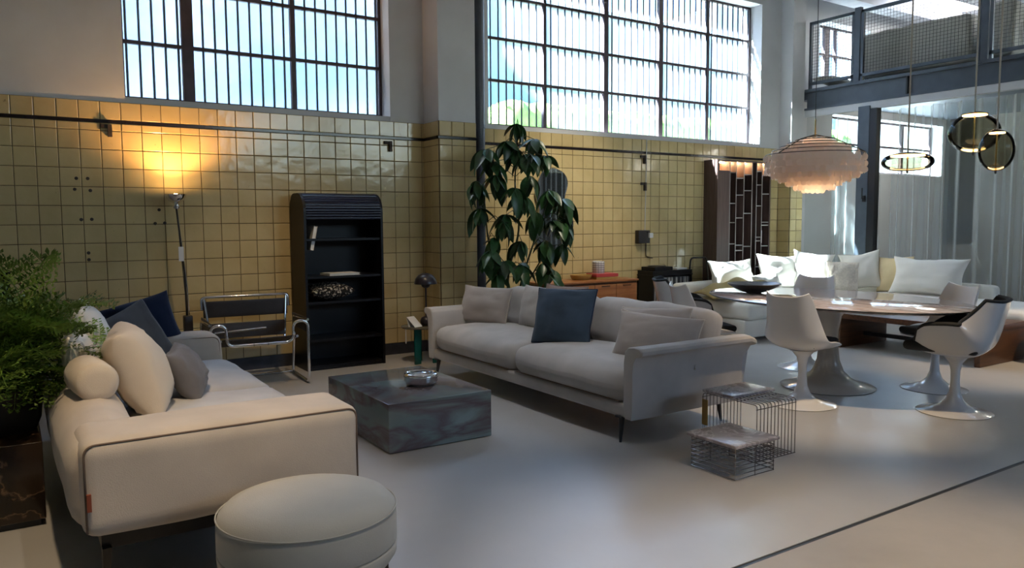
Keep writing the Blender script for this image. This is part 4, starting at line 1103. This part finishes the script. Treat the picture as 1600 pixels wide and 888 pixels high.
for k in range(3):
    a = 2 * PI * k / 3 + .9
    mk('spoke', tube([(0, 0, .50), (.145 * math.cos(a), .145 * math.sin(a), .464), (.37 * math.cos(a), .37 * math.sin(a), .348)], .004, 5), M['gunmetal'], ch_)
mk('stem', tube([(0, 0, .32), (0, 0, .62)], .006, 6), M['brass'], ch_)
mk('bulb', lathe([(0, .19), (.025, .20), (.035, .23), (.025, .27), (.012, .30), (.012, .34), (0, .34)], 16), pmat('chandelier_bulb', (1, .8, .5), .5, emit=(1, .72, .45), estr=14), ch_, smooth=180)
mk('cord', tube([(0, 0, .62), (0, 0, 3.40)], .003, 5), M['black_steel'], ch_)
cl = bpy.data.lights.new('chandelier_light', 'POINT'); cl.energy = 4.5; cl.color = (1, .80, .58); cl.shadow_soft_size = .06
co = bpy.data.objects.new('chandelier_light', cl); COL.objects.link(co); co.location = (5.31, -3.28, 1.72)

# ================================================================== smoked glass pendants
def pendant(label, u, prof, top, led_r, loc, plate=None):
    t = thing('glass_pendant', label, 'lamp', loc, 0, 'smoked glass pendants over the table')
    mk('globe', lathe(prof, 48), M['smoke'], t, smooth=180)
    zt = top
    mk('cap', lathe([(0, zt + .012), (led_r * .4, zt + .01), (led_r, zt - .008), (led_r * .96, zt - .012), (0, zt - .012)], 32), M['brass'], t, smooth=60)
    mk('light_disc', lathe([(0, zt - .0135), (led_r * .9, zt - .0135), (led_r * .9, zt - .02), (0, zt - .02)], 32), M['led'], t)
    mk('rod', tube([(0, 0, min(p[1] for p in prof) - .012), (0, 0, zt)], .006, 8), M['brass'], t, smooth=60)
    if plate: mk('plate', lathe([(0, plate[1]), (plate[0], plate[1]), (plate[0], plate[1] + .004), (0, plate[1] + .004)], 28), M['brass'], t)
    mk('tip', lathe([(0, min(p[1] for p in prof) - .022), (.008, min(p[1] for p in prof) - .016), (.008, min(p[1] for p in prof)), (0, min(p[1] for p in prof))], 10), M['black_steel'], t)
    mk('cord', tube([(0, 0, zt + .01), (0, 0, 4.9 - loc[2])], .006, 6), M['rope'], t, smooth=60)
    return t
def ell(a, b, n=20, lo=-PI / 2, hi=PI / 2, p=1.0): return [(a * max(0, math.cos(lo + (hi - lo) * k / n)) ** p, b * math.sin(lo + (hi - lo) * k / n)) for k in range(n + 1)]
pendant('flat smoked glass disc pendant, lowest left of the three', 0, ell(.188, .068, 20, p=.6), .064, .135, (5.833, -3.737, 1.775))
pendant('largest round smoked glass globe pendant', 0, ell(.182, .155), .150, .095, (6.278, -4.006, 2.0), (.055, -.10))
pendant('smaller egg-shaped smoked glass pendant, rightmost', 0, ell(.113, .144, p=.9), .136, .054, (5.77, -4.411, 1.809), (.04, -.108))

# ================================================================== bookcase on the back wall
bc_ = thing('bookcase', 'tall smoked walnut bookcase with staggered shelves and top lights', 'bookcase', (7.98, -.125, 0))
BX = [-.43, -.17, -.06, .09, .24, .33, .44, .62]
H = 2.09
mk('side_panel', box(-.40, -.37, -.12, .12, .0, H), M['walnut_grey'], bc_)
mk('front_panel', box(-.37, -.17, -.12, -.10, .0, H - .12), M['walnut_grey'], bc_)
mk('back_panel', box(-.37, .62, .10, .12, .0, H), M['walnut_grey'], bc_)
mk('top_panel', box(-.40, .64, -.12, .12, H, H + .02), M['walnut_grey'], bc_)
mk('side_panel', box(.62, .64, -.12, .12, 0, H), M['walnut_grey'], bc_)
edge = pmat('pale_shelf_edge', (.30, .27, .25), .4)
for x in (-.17, -.05, .10, .26, .35, .46):
    u_ = mk('upright', box(x - .005, x + .005, -.12, .10, .02, H), M['walnut_grey'], bc_); mk('edge_strip', box(x - .0055, x + .0055, -.124, -.12, .02, H), edge, u_)
bays = [(-.17, -.05, [.72, 1.02, 1.30, 1.55, 1.95]), (-.05, .10, [.60, .93, 1.0, 1.36, 1.66, 1.88]), (.10, .26, [.62, .98, 1.42, 1.72, 1.93]), (.35, .46, [.70, 1.05, 1.1, 1.52, 1.80, 1.98]), (.46, .62, [.68, .98, 1.26, 1.30, 1.68, 1.93])]
for a, b, zz in bays:
    for z in zz:
        s_ = mk('shelf', box(a + .005, b - .005, -.11, .10, z - .006, z + .006), M['walnut_grey'], bc_); mk('edge_strip', box(a + .005, b - .005, -.114, -.11, z - .006, z + .006), edge, s_)
    mk('light_strip', box(a + .01, b - .01, -.02, .02, H - .012, H - .002), M['led_soft'], bc_)
mk('light_strip', box(-.36, -.18, -.02, .02, H - .012, H - .002), M['led_soft'], bc_)
def spine(label, x, z, h, w, d, m, tilt=0):
    o = mk('book', rbox(w, d, h, .003, 1, c=(0, 0, h / 2)), m, None, (x, -.12, z), (0, tilt, 0), smooth=30)
    return tag(o, label, 'book', 'books in the tall bookcase')
spine('slim white book leaning in the second bay of the bookcase', 7.98, 1.367, .27, .012, .16, M['paper'], R(-4))
spine('pale blue book standing in the narrow bay of the bookcase', 8.37, 1.107, .22, .035, .16, pmat('pale_blue_cover', (.45, .55, .55), .5))
spine('white book standing alone in the right bay of the bookcase', 8.50, 1.02, .17, .03, .16, M['paper'])
spine('tiny cream box on a middle shelf of the bookcase', 8.10, .987, .06, .035, .10, pmat('cream_card', (.7, .66, .45), .6))

# ================================================================== teak sideboard
sdb = thing('sideboard', 'long low teak sideboard against the tiles', 'sideboard', (5.36, -.27, 0))
mk('carcass', box(-.63, .63, -.21, .21, .14, .645), M['teak_dark'], sdb)
mk('top', rbox(1.30, .46, .022, .004, 2, c=(0, 0, .656)), M['teak'], sdb, smooth=30)
for k in range(4):
    x = -.47 + k * .313
    d_ = mk('door' if k in (0, 3) else 'drawer_front', rbox(.305, .018, .44, .004, 2, c=(x, -.219, .40)), M['teak'], sdb, smooth=30)
    mk('pull', box(x - .06, x + .06, -.232, -.228, .595, .61), M['teak_dark'], d_)
for x in (-.55, .55):
    for y in (-.16, .16): mk('leg', tube([(x, y, .14), (x * 1.03, y, 0)], [.02, .012], 8), M['teak_dark'], sdb, smooth=60)
rb = thing('flat_box', 'flat red book box on the teak sideboard', 'box', (5.66, -.26, .668), R(-6))
mk('lid', rbox(.30, .22, .035, .003, 1, c=(0, 0, .045)), M['red_box'], rb); mk('base', rbox(.29, .21, .028, .003, 1, c=(0, 0, .0145)), M['tan_box'], rb)
tb = mk('tray', lathe([(0, 0), (.10, 0), (.12, .03), (.125, .055), (.118, .055), (.112, .03), (.09, .01), (0, .01)], 28), M['tan_box'], None, (5.38, -.22, .668), smooth=40)
tag(tb, 'tan round tray left of the red box on the sideboard', 'tray')
cn = thing('grid_canister', 'white canister with a dark grid pattern on the red box', 'canister', (5.62, -.24, .7315))
mk('body', lathe([(0, 0), (.068, 0), (.07, .003), (.07, .135), (.066, .138), (.066, .12), (0, .12)], 36), M['paper'], cn, smooth=40)
for z in (.018, .042, .066, .09, .114): mk('grid_line', lathe([(.0695, z - .0022), (.0715, z - .0022), (.0715, z + .0022), (.0695, z + .0022)], 36), M['black_steel'], cn)
gl_ = MB()
for k in range(14): a = 2 * PI * k / 14; gl_.tube([(.0705 * math.cos(a), .0705 * math.sin(a), .002), (.0705 * math.cos(a), .0705 * math.sin(a), .136)], .002, 4)
mk('grid_uprights', gl_, M['black_steel'], cn)

# ================================================================== record cabinet
rcb = thing('record_cabinet', 'black record cabinet between the sideboard and the white sofa', 'cabinet', (6.72, -.20, 0))
cbm = MB(); W_ = .33
mk('side_panel', box(-W_, -W_ + .02, -.13, .14, 0, .66), M['lacquer'], rcb); mk('side_panel', box(W_ - .02, W_, -.13, .14, 0, .66), M['lacquer'], rcb)
mk('back_panel', box(-W_, W_, .125, .14, 0, .66), M['lacquer'], rcb); mk('bottom_panel', box(-W_ + .02, W_ - .02, -.13, .125, .05, .07), M['lacquer'], rcb)
mk('shelf', box(-W_ + .02, W_ - .02, -.13, .125, .31, .33), M['lacquer'], rcb)
mk('top', box(-W_ - .005, W_ + .005, -.135, .145, .66, .675), M['lacquer'], rcb)
mk('record_bin', box(-W_, W_, -.13, .14, .675, .725), M['lacquer'], rcb)
rr_ = random.Random(9); x = -W_ + .03
sleeves = [pmat('sleeve_%d' % i, c, .5) for i, c in enumerate([(.03, .03, .035), (.35, .34, .33), (.12, .10, .09), (.55, .54, .52), (.2, .2, .22)])]
while x < W_ - .03:
    w = rr_.uniform(.010, .022); si = rr_.randrange(5)
    o = mk('record_sleeve', rbox(w * .92, .22, .31, .002, 1, c=(0, 0, .155)), sleeves[si], None, (6.72 + x + w / 2, -.205, .331), (0, 0, 0))
    tag(o, ('black', 'pale grey', 'brown', 'white', 'dark grey')[si] + ' record sleeve standing in the black record cabinet', 'record', 'record sleeves in the cabinet'); x += w + .001
rp_ = thing('record_player', 'black record player on the record cabinet', 'record player', (6.58, -.2, .725))
mk('plinth', rbox(.30, .24, .045, .006, 1, c=(0, 0, .0235)), M['lacquer'], rp_); mk('platter', lathe([(0, .047), (.11, .047), (.112, .052), (.11, .056), (0, .056)], 32), M['leather'], rp_)
mk('tone_arm', tube([(.12, .08, .07), (.11, -.02, .07), (.07, -.06, .062)], .004, 6), M['chrome'], rp_)
ls_ = mk('paper_stack', rbox(.22, .2, .02, .003, 1, c=(0, 0, .0105)), M['paper'], None, (6.90, -.19, .725), (0, 0, R(10)))
tag(ls_, 'pale stack of papers beside the record player', 'papers')
# tubular handle of a trolley behind the sofa end
ht = thing('tube_trolley', 'dark tubular frame rising behind the white sofa end', 'trolley', (7.28, -.22, 0))
mk('handle', tube(bend([(-.17, 0, 0), (-.17, 0, .62), (-.14, 0, .86), (.14, 0, .86), (.17, 0, .62), (.17, 0, 0)], .05, 6), .011, 8), M['gunmetal'], ht, smooth=60)
mk('shelf', box(-.16, .16, -.10, .10, .30, .32), M['gunmetal'], ht)
mk('foot', box(-.19, .19, -.10, .10, 0, .02), M['gunmetal'], ht)

# ================================================================== wall pieces
mo_pts = [(-.235, .25), (-.15, .475), (0, .525), (.15, .475), (.205, .36), (.16, .17), (.24, .03), (.285, -.09), (.25, -.26), (.17, -.38), (.02, -.53), (-.10, -.50), (-.17, -.40), (-.24, -.25), (-.235, -.10), (-.19, .06)]
def closed_spline(P, n=6):
    out = []; m = len(P)
    for i in range(m):
        p0, p1, p2, p3 = P[i - 1], P[i], P[(i + 1) % m], P[(i + 2) % m]
        for k in range(n):
            f = k / n; out.append(tuple(0.5 * (2 * b + (c - a) * f + (2 * a - 5 * b + 4 * c - d) * f * f + (-a + 3 * b - 3 * c + d) * f ** 3) for a, b, c, d in zip(p0, p1, p2, p3)))
    return out
mo = thing('wavy_mirror', 'freeform wavy mirror on the tiles behind the tall plant', 'mirror', (5.12, -.02, 1.40))
sp_ = closed_spline(mo_pts)
mk('glass', prism([(a, b) for a, b in sp_], -.022, -.004, 'y'), M['mirror'], mo, smooth=30)
mk('bevel', tube([(a, -.02, b) for a, b in sp_], .006, 6, True), M['mirror'], mo, smooth=60)
mk('backing', prism([(a * .9, b * .9) for a, b in sp_], -.004, .008, 'y'), M['black_steel'], mo)
eb = thing('switch_box', 'black electrical box with a white socket on the right tiles', 'switch box', (6.50, -.012, 1.05))
mk('housing', rbox(.19, .07, .16, .008, 2, c=(-.02, -.035, .085)), M['leather'], eb, smooth=40)
mk('socket', rbox(.06, .03, .06, .006, 1, c=(.07, -.085, .10)), M['white_plastic'], eb); mk('knob', lathe([(0, 0), (.012, 0), (.012, .02), (0, .02)], 12, (.03, -.075, .13)), M['leather'], eb)
mk('conduit', tube(bend([(.06, -.01, .01), (.06, -.01, -.16), (.17, -.01, -.185)], .03), .006, 6), M['rust'], eb)
mk('cable', tube(bend([(.04, -.01, .165), (.05, -.01, .7), (.06, -.01, 1.28)], .2), .005, 6), M['white_plastic'], eb)
for x, z, lab in ((.66, 2.11, 'old iron bracket under the dark stripe, left of the lamp'), (3.13, 2.10, 'old iron bracket under the dark stripe, beside the pilaster'), (6.51, 2.10, 'old iron bracket under the dark stripe, above the switch box'), (6.52, 1.77, 'old iron stub on the tiles, above the switch box')):
    b_ = MB(); b_.box(-.05, .03, -.02, 0, -.0, .03); b_.box(.0, .03, -.03, 0, -.07, .03)
    o = mk('wall_bracket', b_, M['rust'], None, (x, -.0115, z)); tag(o, lab, 'bracket', 'old iron brackets on the tiles')
pi_ = thing('drain_pipe', 'grey vertical pipe beside the pilaster', 'pipe', (4.03, -.25, 0))
mk('pipe_run', tube([(0, 0, 0), (0, 0, 4.9)], .062, 20), M['pipe'], pi_, smooth=60)
for z in (.4, 2.3, 4.2): mk('collar', lathe([(.060, z - .02), (.068, z - .02), (.068, z + .02), (.060, z + .02)], 20), M['pipe'], pi_)

# ================================================================== tall leafy plant
tp = thing('tall_umbrella_plant', 'tall umbrella plant with drooping leaf clusters behind the taupe sofa', 'plant', (4.10, -.72, 0))
mk('pot', lathe([(0, 0), (.16, 0), (.19, .1), (.20, .34), (.21, .36), (.185, .36), (.18, .33), (0, .32)], 32), M['pot'], tp, smooth=50)
mk('soil', lathe([(0, .325), (.178, .322)], 24), M['soil'], tp)
stems = [[(0, 0, .3), (-.06, -.05, .8), (.06, -.06, 1.25), (.02, -.06, 1.7), (.05, -.08, 2.25)], [(.03, 0, .3), (.12, .0, .7), (.28, -.05, 1.2), (.42, -.06, 1.55)], [(-.03, 0, .3), (-.12, -.03, .7), (-.28, -.06, 1.1), (-.34, -.08, 1.5)], [(0, .02, .3), (.2, .05, .65), (.38, .0, .95)]]
def cr(P, n=8):
    out = []
    for i in range(len(P) - 1):
        for k in range(n): out.append(Vector(interp(P, (i + k / n) / (len(P) - 1))))
    out.append(Vector(P[-1])); return out
for s in stems:
    p = cr(s); mk('stem', tube(p, [.013 * (1 - .5 * k / len(p)) for k in range(len(p))], 7), M['stem'], tp, smooth=60)
def leaf_mesh(ln, w, droop):
    V = []; Fc = []; n = 8
    for i in range(n + 1):
        t = i / n; ww = w * (math.sin(PI * t ** .85) ** .8 if 0 < t < 1 else .02)
        z = -droop * t * t
        V += [(ln * t, -ww / 2, z + .18 * ww), (ln * t, 0, z), (ln * t, ww / 2, z + .18 * ww)]
    for i in range(n):
        a = 3 * i; Fc += [(a, a + 1, a + 4, a + 3), (a + 1, a + 2, a + 5, a + 4)]
    me = bpy.data.meshes.new('leaf'); me.from_pydata(V, [], Fc); me.materials.append(M['leaf'])
    for p in me.polygons: p.use_smooth = True
    me.update(); return me
LM = [leaf_mesh(.25, .105, .05), leaf_mesh(.21, .09, .03), leaf_mesh(.28, .115, .09)]
rl_ = random.Random(23)
# whorls: (x, z, y) of each leaf cluster and number of leaflets
wh = [(.03, 2.28, -.08, 8), (-.12, 2.10, -.12, 8), (.22, 2.14, -.10, 8), (-.30, 2.02, -.05, 8), (.34, 1.98, -.12, 7), (.05, 1.98, -.2, 7), (-.22, 1.78, -.10, 8), (-.42, 1.72, -.06, 6), (.15, 1.78, -.12, 7), (.02, 1.58, -.2, 8), (.40, 1.64, -.10, 8), (.56, 1.56, -.12, 8), (-.40, 1.46, -.10, 7), (-.12, 1.40, -.12, 7), (.20, 1.42, -.18, 8), (.44, 1.34, -.12, 8), (.62, 1.36, -.05, 5), (-.26, 1.18, -.12, 7), (.04, 1.14, -.14, 7), (.36, 1.14, -.10, 7), (.55, 1.10, -.12, 5), (-.16, .95, -.12, 6), (-.24, .82, -.14, 6), (.06, .90, -.12, 6), (.32, .92, -.12, 6), (.44, .84, -.12, 4)]
rx = random.Random(77)
wh += [(x + rx.uniform(-.14, .14), max(.8, z + rx.uniform(-.14, .08)), y + rx.uniform(-.1, .12), n - 1) for (x, z, y, n) in wh[1::2]]
sk = [p for s in stems for p in cr(s)]
for (x, z, y, n) in wh:
    c = Vector((x, y, z)); q = min(sk, key=lambda p: (p - c).length + (.5 if p.z > c.z else 0))
    mid = (q + c) / 2 + Vector((0, 0, .06))
    mk('petiole', tube([q, mid, c], .004, 5), M['stem'], tp, smooth=60)
    a0 = rl_.uniform(0, 2 * PI)
    for k in range(n):
        az = a0 + 2 * PI * k / n + rl_.uniform(-.2, .2); pit = rl_.uniform(.45, 1.25); sc = rl_.uniform(.7, 1.08)
        inst('leaf', LM[rl_.randrange(3)], tp, (x, y, z), (rl_.uniform(-.5, .5), pit, az), (sc, sc, sc))

# ================================================================== up on the mezzanine
def mez_sofa(label, y0, y1, x, z1):
    t = thing('covered_sofa', label, 'sofa', (x, (y0 + y1) / 2, 3.14), 0, 'covered sofas on the mezzanine')
    L_ = y0 - y1
    mk('back', rbox(.26, L_, z1 - 3.25, .05, 8, (.01, 0, .01), .012, 3, (-.3, 0, (z1 + 3.25) / 2 - 3.14)), M['cover'], t, smooth=180)
    mk('seat', rbox(.75, L_ - .04, .30, .05, 8, (0, 0, .01), .01, 4, (.16, 0, .28)), M['cover'], t, smooth=180)
    for yy in (-1, 1): mk('arm', rbox(.8, .14, .42, .04, 6, (0, 0, 0), .008, 5, (.14, yy * (L_ / 2 - .07), .34)), M['cover'], t, smooth=180)
    for yy in (-1, 1):
        for xx in (-.34, .44): mk('leg', box(xx - .02, xx + .02, yy * (L_ / 2 - .08) - .02, yy * (L_ / 2 - .08) + .02, 0, .14), M['black_steel'], t)
mez_sofa('long beige covered sofa behind the middle mesh panel', -.70, -2.16, 10.25, 3.83)
mez_sofa('second beige covered sofa behind the right mesh panel', -2.28, -2.66, 10.25, 3.87)
cushion('cushion', 'flat beige cushion on the mezzanine floor by the small window', M['cover'], .60, .40, .14, (9.85, -.56, 3.23), (R(-80), 0, R(10)), 71, .01)
